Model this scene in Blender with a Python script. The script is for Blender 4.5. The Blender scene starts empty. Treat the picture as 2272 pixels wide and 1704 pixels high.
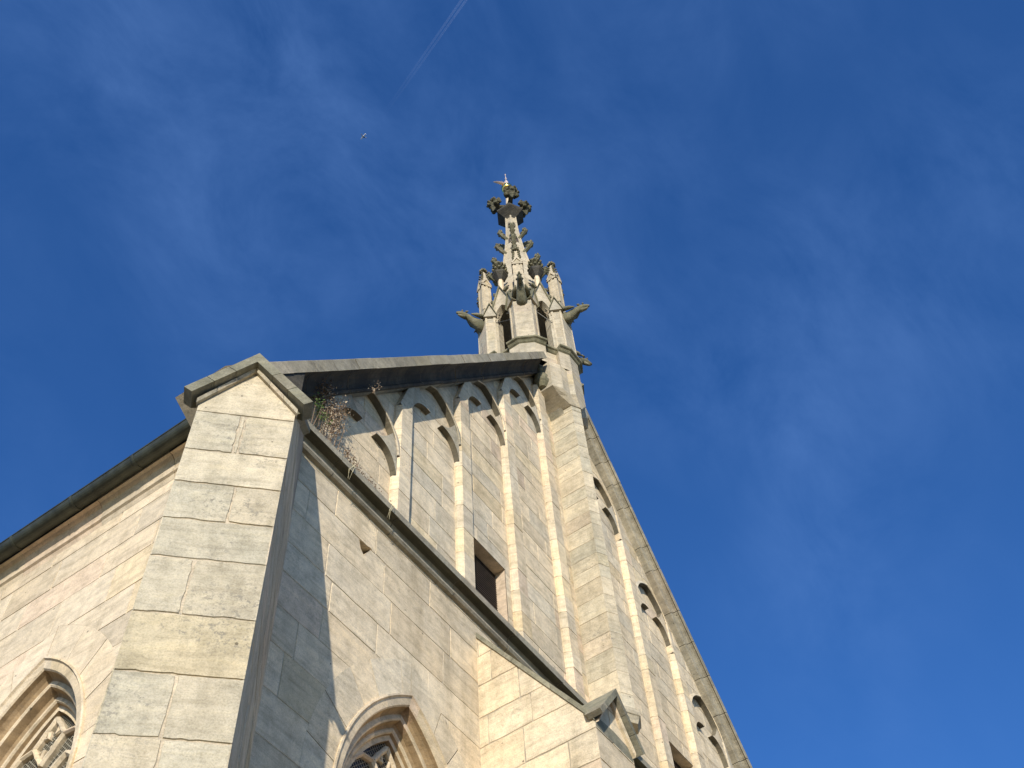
import bpy, bmesh, math, random
from mathutils import Vector, Matrix
from mathutils.geometry import tessellate_polygon
rnd = random.Random(7)
R = math.radians
sc = bpy.context.scene
V = Vector
# ------------------------------------------------------------------ camera
yaw, pitch, roll = R(59.6587), R(57.4327), R(-5.4832)
fwd = V((math.sin(yaw)*math.cos(pitch), math.cos(yaw)*math.cos(pitch), math.sin(pitch)))
rt = V((math.cos(yaw), -math.sin(yaw), 0)); up = rt.cross(fwd)
r2 = rt*math.cos(roll) + up*math.sin(roll); u2 = -rt*math.sin(roll) + up*math.cos(roll)
cam = bpy.data.objects.new('camera', bpy.data.cameras.new('camera'))
sc.collection.objects.link(cam)
M = Matrix.Identity(4)
for i in range(3):
    M[i][0] = r2[i]; M[i][1] = u2[i]; M[i][2] = -fwd[i]
cam.matrix_world = M
cam.data.sensor_width = 36; cam.data.lens = 36*2555.56/2272
cam.data.clip_start = 0.05; cam.data.clip_end = 80000
sc.camera = cam
def ray(px, py):                      # direction through a pixel of the 2272 x 1704 photograph
    return (r2*(px-1136) - u2*(py-852) + fwd*2555.56)
# ------------------------------------------------------------------ light
SUN = V((-1.6, -1.0, 0)).normalized(); SE = R(19.0)
SUN = V((SUN.x*math.cos(SE), SUN.y*math.cos(SE), math.sin(SE)))
w = bpy.data.worlds.new('World'); sc.world = w; w.use_nodes = True
nt = w.node_tree; N = nt.nodes; L = nt.links; N.clear()
sky = N.new('ShaderNodeTexSky'); sky.sky_type = 'NISHITA'; sky.sun_disc = False
sky.sun_elevation = SE; sky.sun_rotation = math.atan2(SUN.x, SUN.y)
sky.air_density = 1.0; sky.dust_density = 0.35; sky.ozone_density = 2.2; sky.altitude = 300
hs = N.new('ShaderNodeHueSaturation'); hs.inputs['Saturation'].default_value = 1.22; hs.inputs['Hue'].default_value = 0.503
L.new(sky.outputs[0], hs.inputs['Color'])
km = N.new('ShaderNodeMixRGB'); km.blend_type = 'MULTIPLY'; km.inputs[0].default_value = 1; km.inputs[2].default_value = (.74, 1.0, 1.36, 1); L.new(hs.outputs[0], km.inputs[1])
# thin cirrus wisps, laid out on the sky sphere
tc = N.new('ShaderNodeTexCoord'); mp = N.new('ShaderNodeMapping'); mp.inputs['Rotation'].default_value = (0.3, 0.5, 0.9); mp.inputs['Location'].default_value = (8.1, 0.3, 6.6)
mp.inputs['Scale'].default_value = (1.0, 1.5, 1.2)
L.new(tc.outputs['Generated'], mp.inputs[0])
n1 = N.new('ShaderNodeTexNoise'); n1.inputs['Scale'].default_value = 1.9; n1.inputs['Detail'].default_value = 4; n1.inputs['Roughness'].default_value = .5; n1.inputs['Distortion'].default_value = .25
n2 = N.new('ShaderNodeTexNoise'); n2.inputs['Scale'].default_value = 7; n2.inputs['Detail'].default_value = 10; n2.inputs['Roughness'].default_value = .62; n2.inputs['Distortion'].default_value = .35
L.new(mp.outputs[0], n1.inputs['Vector']); L.new(mp.outputs[0], n2.inputs['Vector'])
c1 = N.new('ShaderNodeValToRGB'); c1.color_ramp.elements[0].position = .42; c1.color_ramp.elements[1].position = .78
c2 = N.new('ShaderNodeValToRGB'); c2.color_ramp.elements[0].position = .36; c2.color_ramp.elements[1].position = .85
L.new(n1.outputs[0], c1.inputs[0]); L.new(n2.outputs[0], c2.inputs[0])
mu = N.new('ShaderNodeMath'); mu.operation = 'MULTIPLY'; L.new(c1.outputs[0], mu.inputs[0]); L.new(c2.outputs[0], mu.inputs[1])
mm = N.new('ShaderNodeMath'); mm.operation = 'MULTIPLY'; mm.inputs[1].default_value = .33; L.new(mu.outputs[0], mm.inputs[0])
mx = N.new('ShaderNodeMixRGB'); mx.inputs[2].default_value = (1.75, 3.3, 6.9, 1)
L.new(mm.outputs[0], mx.inputs[0]); L.new(km.outputs[0], mx.inputs[1])
bg = N.new('ShaderNodeBackground'); bg.inputs[1].default_value = 0.12
L.new(mx.outputs[0], bg.inputs[0])
ow = N.new('ShaderNodeOutputWorld'); L.new(bg.outputs[0], ow.inputs[0])
sun = bpy.data.objects.new('sun', bpy.data.lights.new('sun', 'SUN')); sc.collection.objects.link(sun)
sun.data.energy = 4.1; sun.data.angle = R(.5); sun.data.color = (1.0, .93, .81)
sun.rotation_euler = SUN.to_track_quat('Z', 'Y').to_euler()
sc.view_settings.view_transform = 'Standard'; sc.view_settings.look = 'None'
sc.view_settings.exposure = 0.25; sc.view_settings.gamma = 1
sc.render.engine = 'CYCLES'
# ------------------------------------------------------------------ materials
def new_mat(name):
    m = bpy.data.materials.new(name); m.use_nodes = True
    return m, m.node_tree.nodes, m.node_tree.links, m.node_tree.nodes['Principled BSDF']
def ramp(N, stops, interp='LINEAR'):
    r = N.new('ShaderNodeValToRGB'); r.color_ramp.interpolation = interp
    while len(r.color_ramp.elements) < len(stops): r.color_ramp.elements.new(.5)
    for e, (p, c) in zip(r.color_ramp.elements, stops):
        e.position = p; e.color = (*c, 1) if len(c) == 3 else c
    return r
def noise(N, L, src, scale, detail=5, rough=.6, vscale=None, dist=0):
    n = N.new('ShaderNodeTexNoise'); n.inputs['Scale'].default_value = scale; n.inputs['Detail'].default_value = detail
    n.inputs['Roughness'].default_value = rough; n.inputs['Distortion'].default_value = dist
    if vscale:
        m = N.new('ShaderNodeMapping'); m.inputs['Scale'].default_value = vscale; L.new(src, m.inputs[0]); src = m.outputs[0]
    L.new(src, n.inputs['Vector']); return n
def stone_mat(name, warm, grey, pink, moss=0.0, crust=0.0, bump=.5, lichen=.5, val=1.0, streak=.7):
    m, N, L, B = new_mat(name)
    g = N.new('ShaderNodeNewGeometry').outputs['Position']
    at = N.new('ShaderNodeAttribute'); at.attribute_name = 'tint'
    sp = N.new('ShaderNodeSeparateColor'); L.new(at.outputs['Color'], sp.inputs[0])
    def math_(op, a, b=None, clamp=False):
        x = N.new('ShaderNodeMath'); x.operation = op; x.use_clamp = clamp
        for i, q in enumerate((a, b)):
            if q is None: continue
            if isinstance(q, (int, float)): x.inputs[i].default_value = q
            else: L.new(q, x.inputs[i])
        return x.outputs[0]
    def mix(f, a, b, typ='MIX'):
        x = N.new('ShaderNodeMixRGB'); x.blend_type = typ
        for i, q in enumerate((f, a, b)):
            if isinstance(q, (int, float)): x.inputs[i].default_value = q
            elif isinstance(q, tuple): x.inputs[i].default_value = (*q, 1)
            else: L.new(q, x.inputs[i])
        return x.outputs[0]
    vm = N.new('ShaderNodeVectorMath'); vm.operation = 'SCALE'; L.new(at.outputs['Vector'], vm.inputs[0]); vm.inputs['Scale'].default_value = 41
    va = N.new('ShaderNodeVectorMath'); va.operation = 'ADD'; L.new(g, va.inputs[0]); L.new(vm.outputs[0], va.inputs[1]); gb_ = va.outputs[0]
    big = noise(N, L, g, 1.1, 6, .6).outputs[0]
    med = noise(N, L, gb_, 8, 6, .68).outputs[0]
    lam = noise(N, L, gb_, 2.0, 6, .6, (1, 1, 7), .8).outputs[0]
    fine = noise(N, L, g, 85, 4, .7).outputs[0]
    f0 = math_('ADD', math_('MULTIPLY', sp.outputs[0], .7), math_('MULTIPLY', math_('SUBTRACT', big, .5), 1.6), True)
    col = mix(f0, warm, grey)
    pk = math_('MULTIPLY', math_('GREATER_THAN', sp.outputs[2], .92), .5)
    col = mix(pk, col, pink)
    yl = math_('MULTIPLY', math_('LESS_THAN', sp.outputs[2], .07), .28)
    col = mix(yl, col, (warm[0]*1.0, warm[1]*.93, warm[2]*.68))
    br = math_('MULTIPLY_ADD', sp.outputs[1], .26); br.node.inputs[2].default_value = .87*val
    col = mix(1.0, col, br, 'MULTIPLY')
    rl = ramp(N, [(.30, (.72, .71, .68)), (.5, (1, 1, 1)), (.72, (1.12, 1.1, 1.03))]); L.new(lam, rl.inputs[0])
    col = mix(.75, col, rl.outputs[0], 'MULTIPLY')
    rm = ramp(N, [(.28, (.66, .66, .64)), (.55, (1, 1, 1)), (.75, (1.14, 1.13, 1.1))]); L.new(med, rm.inputs[0])
    col = mix(.8, col, rm.outputs[0], 'MULTIPLY')
    rf = ramp(N, [(.28, (.66, .66, .65)), (.5, (1, 1, 1)), (.75, (1.2, 1.2, 1.18))]); L.new(fine, rf.inputs[0])
    col = mix(.8, col, rf.outputs[0], 'MULTIPLY')
    st = noise(N, L, g, 2.2, 6, .65, (1.6, 1.6, .22)).outputs[0]
    rs = ramp(N, [(.30, (.70, .69, .66)), (.52, (1, 1, 1)), (.75, (1.06, 1.05, 1.02))]); L.new(st, rs.inputs[0])
    col = mix(streak, col, rs.outputs[0], 'MULTIPLY')
    # dark lichen spots in patches
    lp = noise(N, L, g, 26, 7, .75).outputs[0]
    rlp = ramp(N, [(.53, (0, 0, 0)), (.60, (1, 1, 1))]); L.new(lp, rlp.inputs[0])
    pm = noise(N, L, g, 1.7, 4, .6, (1, 1, 1.6)).outputs[0]
    rpm = ramp(N, [(.47, (0, 0, 0)), (.62, (1, 1, 1))]); L.new(pm, rpm.inputs[0])
    lf = math_('MULTIPLY', math_('MULTIPLY', rlp.outputs[0], rpm.outputs[0]), lichen)
    col = mix(math_('MULTIPLY', lf, .62), col, (.17, .16, .135))
    # small pits
    vo = N.new('ShaderNodeTexVoronoi'); vo.inputs['Scale'].default_value = 7.5; vo.inputs['Randomness'].default_value = 1; L.new(g, vo.inputs['Vector'])
    pit = math_('LESS_THAN', vo.outputs['Distance'], .085)
    pitm = math_('MULTIPLY', pit, math_('GREATER_THAN', noise(N, L, g, 3.1, 2).outputs[0], .60))
    col = mix(math_('MULTIPLY', pitm, .75), col, (.10, .085, .06))
    if moss:
        mo = noise(N, L, g, 5.5, 6, .7).outputs[0]
        rmo = ramp(N, [(.32, (0, 0, 0)), (.60, (1, 1, 1))]); L.new(mo, rmo.inputs[0])
        col = mix(math_('MULTIPLY', rmo.outputs[0], moss), col, (.105, .105, .058))
    if crust:
        cr = noise(N, L, g, 3.2, 7, .7).outputs[0]
        rc = ramp(N, [(.30, (0, 0, 0)), (.58, (1, 1, 1))]); L.new(cr, rc.inputs[0])
        col = mix(math_('MULTIPLY', rc.outputs[0], crust), col, (.045, .043, .04))
    L.new(col, B.inputs['Base Color'])
    B.inputs['Roughness'].default_value = .93; B.inputs['Specular IOR Level'].default_value = .15
    h = math_('ADD', math_('MULTIPLY', fine, .35), math_('ADD', math_('MULTIPLY', med, .8), math_('MULTIPLY', lam, .7)))
    h = math_('SUBTRACT', h, math_('MULTIPLY', pitm, .8))
    bp = N.new('ShaderNodeBump'); bp.inputs['Strength'].default_value = bump; bp.inputs['Distance'].default_value = .02
    L.new(h, bp.inputs['Height']); L.new(bp.outputs[0], B.inputs['Normal'])
    return m
WARM = (.745, .60, .405); GREY = (.61, .54, .415); PINK = (.70, .52, .37)
M_stone = stone_mat('ashlar_stone', WARM, GREY, PINK)
M_cream = stone_mat('cream_ashlar_stone', (.70, .565, .39), (.63, .535, .40), (.68, .50, .36), lichen=.06, streak=.35, bump=.35)
M_tower = stone_mat('tower_stone', (.54, .455, .33), (.46, .42, .335), (.54, .42, .31), lichen=.6, moss=.10, bump=.5)
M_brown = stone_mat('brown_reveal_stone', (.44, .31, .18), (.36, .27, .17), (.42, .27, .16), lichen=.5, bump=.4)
M_worn = stone_mat('worn_grey_stone', (.60, .51, .365), (.455, .42, .325), (.55, .44, .32), lichen=.95, bump=.7)
M_mortar = stone_mat('lime_mortar', (.66, .55, .40), (.34, .30, .24), (.50, .36, .25), lichen=.8, bump=.8)
M_cope = stone_mat('weathered_coping_stone', (.42, .385, .28), (.30, .285, .22), (.40, .34, .26), moss=.45, crust=.30, bump=.7, lichen=1)
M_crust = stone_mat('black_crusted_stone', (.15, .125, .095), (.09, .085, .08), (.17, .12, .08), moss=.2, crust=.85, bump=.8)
M_moss = stone_mat('mossy_carved_stone', (.38, .335, .22), (.26, .25, .175), (.36, .29, .2), moss=.7, crust=.3, bump=.8)
M_cross = stone_mat('dark_mossy_carved_stone', (.26, .23, .14), (.15, .14, .10), (.2, .17, .11), moss=.8, crust=.5, bump=.9)
def plain(name, col, rough=.6, metal=0, nscale=None, var=.25, bump=0):
    m, N, L, B = new_mat(name)
    B.inputs['Base Color'].default_value = (*col, 1); B.inputs['Roughness'].default_value = rough; B.inputs['Metallic'].default_value = metal
    if nscale:
        g = N.new('ShaderNodeNewGeometry').outputs['Position']
        n = noise(N, L, g, nscale, 6, .65)
        r = ramp(N, [(.3, tuple(c*(1-var) for c in col)), (.7, tuple(min(1, c*(1+var)) for c in col))]); L.new(n.outputs[0], r.inputs[0])
        L.new(r.outputs[0], B.inputs['Base Color'])
        if bump:
            b = N.new('ShaderNodeBump'); b.inputs['Strength'].default_value = bump; b.inputs['Distance'].default_value = .01
            L.new(n.outputs[0], b.inputs['Height']); L.new(b.outputs[0], B.inputs['Normal'])
    return m
M_gutter = plain('dark_gutter_metal', (.052, .056, .040), .55, .3, 6, .45, .2)
M_lead = plain('leaded_glass', (.012, .014, .016), .22, 0, 8, .5)
M_net = plain('window_wire', (.30, .27, .20), .8, 0, 30, .3)
M_gold = plain('gilded_metal', (.95, .62, .18), .16, 1)
M_tin = plain('pale_painted_metal', (.62, .50, .44), .5, .2, 9, .3)
M_dark = plain('dark_louvre_wood', (.075, .055, .04), .9, 0, 12, .4, .4)
M_slate = plain('roof_slate', (.06, .06, .065), .7, 0, 4, .5, .4)
M_ground = plain('gravel_ground', (.18, .145, .095), .95, 0, 6, .4, .6)
M_iron = plain('thin_iron', (.16, .15, .13), .6, .6)
M_plane = plain('aircraft_skin', (.85, .87, .9), .5, 0, 2, .05)
# ------------------------------------------------------------------ mesh builder
class MB:
    def __init__(s): s.v = []; s.f = []; s.m = []; s.t = []
    def add(s, pts, faces, mi=0, tint=None):
        if tint is None: tint = (rnd.random(), rnd.random(), rnd.random())
        o = len(s.v); s.v += [tuple(p) for p in pts]
        for f in faces: s.f.append([o+i for i in f]); s.m.append(mi); s.t.append(tint)
    def build(s, name, mats, parent=None, smooth=False):
        me = bpy.data.meshes.new(name); me.from_pydata(s.v, [], s.f)
        if not isinstance(mats, (list, tuple)): mats = [mats]
        for m in mats: me.materials.append(m)
        me.polygons.foreach_set('material_index', s.m)
        if smooth: me.polygons.foreach_set('use_smooth', [True]*len(s.f))
        a = me.attributes.new('tint', 'FLOAT_COLOR', 'FACE')
        flat = []
        for t in s.t: flat += [t[0], t[1], t[2], 1.0]
        a.data.foreach_set('color', flat)
        me.update()
        o = bpy.data.objects.new(name, me); sc.collection.objects.link(o)
        if parent: o.parent = parent
        return o
def empty(name, loc=(0, 0, 0), parent=None):
    o = bpy.data.objects.new(name, None); sc.collection.objects.link(o); o.location = loc
    if parent: o.parent = parent
    return o
def tag(o, label=None, cat=None, group=None, kind=None):
    if label: o['label'] = label
    if cat: o['category'] = cat
    if group: o['group'] = group
    if kind: o['kind'] = kind
    return o
def box(mb, x0, x1, y0, y1, z0, z1, mi=0, tint=None):
    p = [(x0,y0,z0),(x1,y0,z0),(x1,y1,z0),(x0,y1,z0),(x0,y0,z1),(x1,y0,z1),(x1,y1,z1),(x0,y1,z1)]
    mb.add(p, [(3,2,1,0),(4,5,6,7),(0,1,5,4),(1,2,6,5),(2,3,7,6),(3,0,4,7)], mi, tint)
def loft(mb, rings, cap=(True, True), mi=0, tint=None, closed=True):
    n = len(rings[0]); pts = [p for r in rings for p in r]; fs = []
    for i in range(len(rings)-1):
        for j in range(n if closed else n-1):
            k = (j+1) % n
            fs.append((i*n+j, i*n+k, (i+1)*n+k, (i+1)*n+j))
    if cap[0] and closed: fs.append(tuple(range(n-1, -1, -1)))
    if cap[1] and closed: fs.append(tuple((len(rings)-1)*n+j for j in range(n)))
    mb.add(pts, fs, mi, tint)
def tube(mb, path, rad, n=6, mi=0, tint=None, sy=1.0):
    rings = []; path = [V(p) for p in path]
    if not hasattr(rad, '__len__'): rad = [rad]*len(path)
    for i, p in enumerate(path):
        d = (path[min(i+1, len(path)-1)] - path[max(i-1, 0)]).normalized()
        a = V((0, 0, 1)) if abs(d.z) < .92 else V((1, 0, 0))
        s = d.cross(a).normalized(); t = s.cross(d).normalized()
        rings.append([p + s*rad[i]*math.cos(2*math.pi*k/n) + t*rad[i]*sy*math.sin(2*math.pi*k/n) for k in range(n)])
    loft(mb, rings, mi=mi, tint=tint)
def blob(mb, c, r, n=8, m=5, mi=0, tint=None, jit=.12, sc_=(1, 1, 1)):
    rings = []; c = V(c)
    for i in range(m+1):
        th = math.pi*i/m; rr = max(math.sin(th), .04)
        rings.append([c + V((r*sc_[0]*rr*math.cos(2*math.pi*j/n)*(1+rnd.uniform(-jit, jit)), r*sc_[1]*rr*math.sin(2*math.pi*j/n)*(1+rnd.uniform(-jit, jit)), -r*sc_[2]*math.cos(th))) for j in range(n)])
    loft(mb, rings, mi=mi, tint=tint)
# clip a polygon to a rectangle (Sutherland-Hodgman)
def clip(poly, u0, u1, v0, v1):
    def half(P, ax, val, sgn):
        out = []
        for i in range(len(P)):
            a, b = P[i-1], P[i]
            ia = sgn*(a[ax]-val) >= 0; ib = sgn*(b[ax]-val) >= 0
            if ia != ib:
                t = (val-a[ax])/(b[ax]-a[ax]); q = [0, 0]; q[ax] = val; q[1-ax] = a[1-ax]+t*(b[1-ax]-a[1-ax]); out.append(tuple(q))
            if ib: out.append(b)
        return out
    for ax, val, s in ((0, u0, 1), (0, u1, -1), (1, v0, 1), (1, v1, -1)):
        poly = half(poly, ax, val, s)
        if len(poly) < 3: return []
    out = []
    for p in poly:
        if not out or abs(p[0]-out[-1][0])+abs(p[1]-out[-1][1]) > 1e-5: out.append(p)
    if len(out) > 2 and abs(out[0][0]-out[-1][0])+abs(out[0][1]-out[-1][1]) < 1e-5: out.pop()
    return out if len(out) > 2 else []
def area(P): return sum(P[i-1][0]*P[i][1]-P[i][0]*P[i-1][1] for i in range(len(P)))/2
def poly_face(mb, pts3, mi=0, tint=None, flip=False):
    mb.add(pts3, [tuple(range(len(pts3)))[::-1] if flip else tuple(range(len(pts3)))], mi, tint)
def panel(mb, O, nrm, regions, beds, lens=(.5, 1.05), g=.004, wear=.0025, step=.11, seed=1, deep=.007, ufix=None):
    """ashlar: real blocks with joints, clipped to the regions (lists of (u, z)); nrm = outward normal"""
    rn = random.Random(seed); nrm = V(nrm).normalized(); U = V((0, 0, 1)).cross(nrm).normalized(); O = V(O)
    T = lambda u, v, d=0: O + U*u + V((0, 0, 1))*v + nrm*d
    allu = [p[0] for r in regions for p in r]; ua, ub = min(allu), max(allu)
    for r in regions:
        if area(r) < 0: r.reverse()
        poly_face(mb, [T(u, v, -deep*.7) for u, v in r], 1, (rn.random(), .5, .5))
    last = []
    for bi in range(len(beds)-1):
        v0, v1 = beds[bi], beds[bi+1]
        if ufix: cuts = ufix[bi % len(ufix)]
        else:
            for _ in range(12):
                cuts = []; u = ua + rn.uniform(.2, 1)*lens[1]
                while u < ub - lens[0]*.3: cuts.append(u); u += rn.uniform(*lens)
                if not any(abs(a-b) < .09 for a in cuts for b in last): break
        last = cuts; cu = [ua-1] + list(cuts) + [ub+1]
        for a, b in zip(cu[:-1], cu[1:]):
            gg = g*rn.uniform(.6, 1.5); u0, u1, w0, w1 = a+gg, b-gg, v0+gg*rn.uniform(.6, 1.3), v1-gg*rn.uniform(.6, 1.3)
            tint = (rn.random(), rn.random(), rn.random()); dz = rn.uniform(-.0015, .0015)
            for reg in regions:
                P = clip(reg, u0, u1, w0, w1)
                if not P or abs(area(P)) < .0015: continue
                onl = lambda p: (abs(p[0]-u0) < 1e-5, abs(p[0]-u1) < 1e-5, abs(p[1]-w0) < 1e-5, abs(p[1]-w1) < 1e-5)
                Q = []; plainp = len(P) > 5
                if plainp: Q = [(p[0], p[1], onl(p)) for p in P]
                for i in range(0 if plainp else len(P)):
                    p, q = P[i], P[(i+1) % len(P)]; fp, fq = onl(p), onl(q)
                    shared = [k for k in range(4) if fp[k] and fq[k]]
                    nfp = sum(fp)
                    if nfp == 2:          # worn block corner
                        k = wear*rn.uniform(.5, 2.2); Q.append((p[0]+(k if fp[0] else -k), p[1]+(k if fp[2] else -k), fp))
                    else: Q.append((p[0], p[1], fp))
                    if shared:
                        ln = math.hypot(q[0]-p[0], q[1]-p[1]); n = int(ln/step); k = shared[0]
                        for j in range(1, n+1):
                            t = j/(n+1) + rn.uniform(-.3, .3)/(n+1)
                            x, y = p[0]+(q[0]-p[0])*t, p[1]+(q[1]-p[1])*t
                            o = wear*(rn.random()**2.2)*2.0
                            fl = [False]*4; fl[k] = True
                            Q.append((x+(o if k == 0 else -o if k == 1 else 0), y+(o if k == 2 else -o if k == 3 else 0), tuple(fl)))
                top = [T(x, y, dz) for x, y, f in Q]; n = len(top)
                c = .004
                bot = [T(x+(-c if f[0] else c if f[1] else 0), y+(-c if f[2] else c if f[3] else 0), -deep) for x, y, f in Q]
                mb.add(top+bot, [tuple(range(n))] + [(i, n+i, n+(i+1) % n, (i+1) % n) for i in range(n)], 0, tint)
def courses(z0, z1, h0, h1, seed=3):
    r = random.Random(seed); z = z0; out = [z0]
    while z < z1: z += r.uniform(h0, h1); out.append(z)
    return out
def extrude_prof(mb, P0, D, length, prof, A, B, seg=(.6, .9), gap=.005, seed=5, mi=0, mis=None, close=True):
    """mouldings: profile of (a, b) swept along D as separate stones"""
    r = random.Random(seed); P0 = V(P0); D = V(D).normalized(); A = V(A); B = V(B); s = 0; n = len(prof)
    while s < length-1e-4:
        l = min(r.uniform(*seg), length-s)
        if length-s-l < .2: l = length-s
        a0, a1 = s+gap*.5, s+l-gap*.5; tint = (r.random(), r.random(), r.random())*1; jj = r.uniform(-.005, .004); jb = r.uniform(-.005, .005)
        r0 = [P0+D*a0+A*(a+jj)+B*(b+jb) for a, b in prof]; r1 = [P0+D*a1+A*(a+jj*.4)+B*(b+jb*.3) for a, b in prof]
        pts = r0+r1
        for i in range(n if close else n-1):
            k = (i+1) % n; mb.add([r0[i], r0[k], r1[k], r1[i]], [(0, 1, 2, 3)], (mis[i] if mis else mi), tint)
        mb.add(r0, [tuple(range(n-1, -1, -1))], mi, tint); mb.add(r1, [tuple(range(n))], mi, tint)
        s += l
# ------------------------------------------------------------------ dimensions (metres, camera at the origin, ground at -1.6)
GZ = -1.6
X0, X1, XC, YF = 3.955, 16.125, 10.04, 5.0
SL = 1.38; ang = math.atan(SL)
zg = lambda x: 11.57 + SL*((x if x < XC else 2*XC-x) - 5.516)      # gable line on the wall face
mir = lambda x: 2*XC - x
SR = 1.55
zgR = lambda x: 14.58 - SR*(x-12.675)                              # right-hand gable line on the wall face
church = empty('gothic_church', (XC, 12, GZ))
church_loc = V((XC, 12, GZ))
tag(church, 'pale sandstone gothic church with steep gable, blind arches and openwork bell turret', 'church')
def part(mb, name, mats, parent, smooth=False):
    o = mb.build(name, mats, parent, smooth)
    # the mesh stays where it was modelled
    off = V((0, 0, 0)); p = parent
    while p: off += V(p.location); p = p.parent
    for v in o.data.vertices: v.co -= off
    return o
# ------------------------------------------------------------------ ground and surroundings
mb = MB(); mb.add([(-400,-400,GZ),(400,-400,GZ),(400,400,GZ),(-400,400,GZ)], [(0,1,2,3)])
tag(mb.build('ground', M_ground), kind='structure')
# ------------------------------------------------------------------ pointed arches
def arch(cx, zs, a, Rr, d=0.0, n=14, zb=None):
    """points of a pointed arch offset outward by d: up the left jamb, over the apex, down the right one"""
    top = math.acos(max(-1, min(1, (Rr-a)/(Rr+d))))
    Lp = [(cx-a+Rr-(Rr+d)*math.cos(top*i/n), zs+(Rr+d)*math.sin(top*i/n)) for i in range(n+1)]
    pts = Lp + [(2*cx-x, z) for x, z in Lp[-2::-1]]
    if zb is not None: pts = [(cx-a-d, zb)] + pts + [(cx+a+d, zb)]
    return pts
def arch_sweep(mb, O, nrm, cx, zs, a, Rr, prof, n=14, zb=None, mi=0, stones=5, seed=2):
    r = random.Random(seed); nrm = V(nrm); U = V((0, 0, 1)).cross(nrm); O = V(O)
    rings = []
    cols = [arch(cx, zs, a, Rr, d, n, zb) for d, dep in prof]
    nc = len(cols[0])
    for i in range(nc):
        rings.append([O+U*cols[k][i][0]+V((0, 0, cols[k][i][1]))-nrm*prof[k][1] for k in range(len(prof))])
    t = (r.random(), r.random(), r.random())
    for i in range(nc-1):
        if i % stones == 0 or i == nc//2: t = (r.random(), r.random(), r.random())
        for k in range(len(prof)-1):
            m_ = mi[k] if isinstance(mi, list) else mi
            mb.add([rings[i][k], rings[i][k+1], rings[i+1][k+1], rings[i+1][k]], [(0, 1, 2, 3)], m_, t)
def bar2d(mb, O, nrm, path, wd, d0, d1, mi=0, tint=None, ch=.3):
    """tracery bar following a 2-D path, with chamfered front"""
    nrm = V(nrm); U = V((0, 0, 1)).cross(nrm); O = V(O); rings = []
    for i, p in enumerate(path):
        a = path[max(i-1, 0)]; b = path[min(i+1, len(path)-1)]
        dx, dz = b[0]-a[0], b[1]-a[1]; l = math.hypot(dx, dz) or 1; nx, nz = -dz/l, dx/l
        def q(s, dd): return O+U*(p[0]+nx*s)+V((0, 0, p[1]+nz*s))-nrm*dd
        h = wd/2
        rings.append([q(-h, d1), q(-h, d0+h*.9), q(-h*ch, d0), q(h*ch, d0), q(h, d0+h*.9), q(h, d1)])
    loft(mb, rings, (True, True), mi, tint)
# ------------------------------------------------------------------ front wall (below the string course)
W1 = (6.212, 5.70, .94, 1.86)         # front window: centre, spring, half width, radius (hood line)
Zstr = 9.40
def wall_regions(xa, xb, z0, z1, wins, extra=()):
    xs = sorted(set([xa, xb] + [w_[0] for w_ in wins]))
    regs = []
    for a, b in zip(xs[:-1], xs[1:]):
        left = [(a, z0)]; P = []
        # bottom edge left to right
        P.append((a, z0)); P.append((b, z0))
        # right boundary going up
        wr = [w_ for w_ in wins if abs(w_[0]-b) < 1e-6]; er = []
        if wr:
            cx, zs, aa, Rr = wr[0]; P.pop(); zb = z0 + 3.0
            P.append((b, z0)); P.append((b, zb)); P.append((cx-aa-VO, zb))
            ar = arch(cx, zs, aa, Rr, VO, 14); P += ar[:15]
        if er: P += er[0][1]
        P.append((b, z1))
        for e in extra:
            if a < e[0] < b: P += [(e[0]+1e-4, z1)] + e[1] + [(e[0]-1e-4, z1)]
        P.append((a, z1))
        wl = [w_ for w_ in wins if abs(w_[0]-a) < 1e-6]; el = []
        if wl:
            cx, zs, aa, Rr = wl[0]; zb = z0 + 3.0
            ar = arch(cx, zs, aa, Rr, VO, 14); P += ar[14:]; P.append((cx+aa+VO, zb)); P.append((a, zb))
        if el: P += el[0][2]
        regs.append([p for i, p in enumerate(P) if i == 0 or abs(p[0]-P[i-1][0])+abs(p[1]-P[i-1][1]) > 1e-6])
    return regs
VO = .34                              # voussoir ring width outside the hood line
hole = (5.43, [(5.4301, 8.672), (5.54, 8.695), (5.47, 8.58), (5.43, 8.50), (5.375, 8.56), (5.345, 8.66), (5.4299, 8.672)], None)
lowbeds = [GZ+.43*i for i in range(22)]
lowbeds = courses(GZ, 3.9, .40, .48, 4)[:-1] + [3.93, 4.36, 4.80, 5.27, 5.70, 6.14, 6.60, 7.02, 7.42, 7.80, 8.24, 8.672, 9.06, 9.6]
mb = MB()
W1m = (mir(W1[0]), W1[1], W1[2], W1[3])
panel(mb, (0, YF, 0), (0, -1, 0), wall_regions(X0, X1, GZ, Zstr, [W1, W1m], [hole]), lowbeds, (.6, 1.2), g=.005, wear=.0045, step=.08, seed=11)
# back of the chipped hole
mb.add([(5.3, YF+.10, 8.45), (5.6, YF+.10, 8.45), (5.6, YF+.10, 8.75), (5.3, YF+.10, 8.75)], [(0, 1, 2, 3)], 1, (1, 0, .5))
hp = [(5.43, 8.50), (5.375, 8.56), (5.345, 8.66), (5.43, 8.672), (5.54, 8.695), (5.47, 8.58)]
for i in range(6):
    a, b = hp[i], hp[(i+1) % 6]; mb.add([(a[0], YF-.001, a[1]), (b[0], YF-.001, b[1]), (b[0], YF+.1, b[1]), (a[0], YF+.1, a[1])], [(0, 1, 2, 3)], 0, (.5, .4, .5))
front = part(mb, 'front_wall', [M_stone, M_mortar], church)
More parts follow.
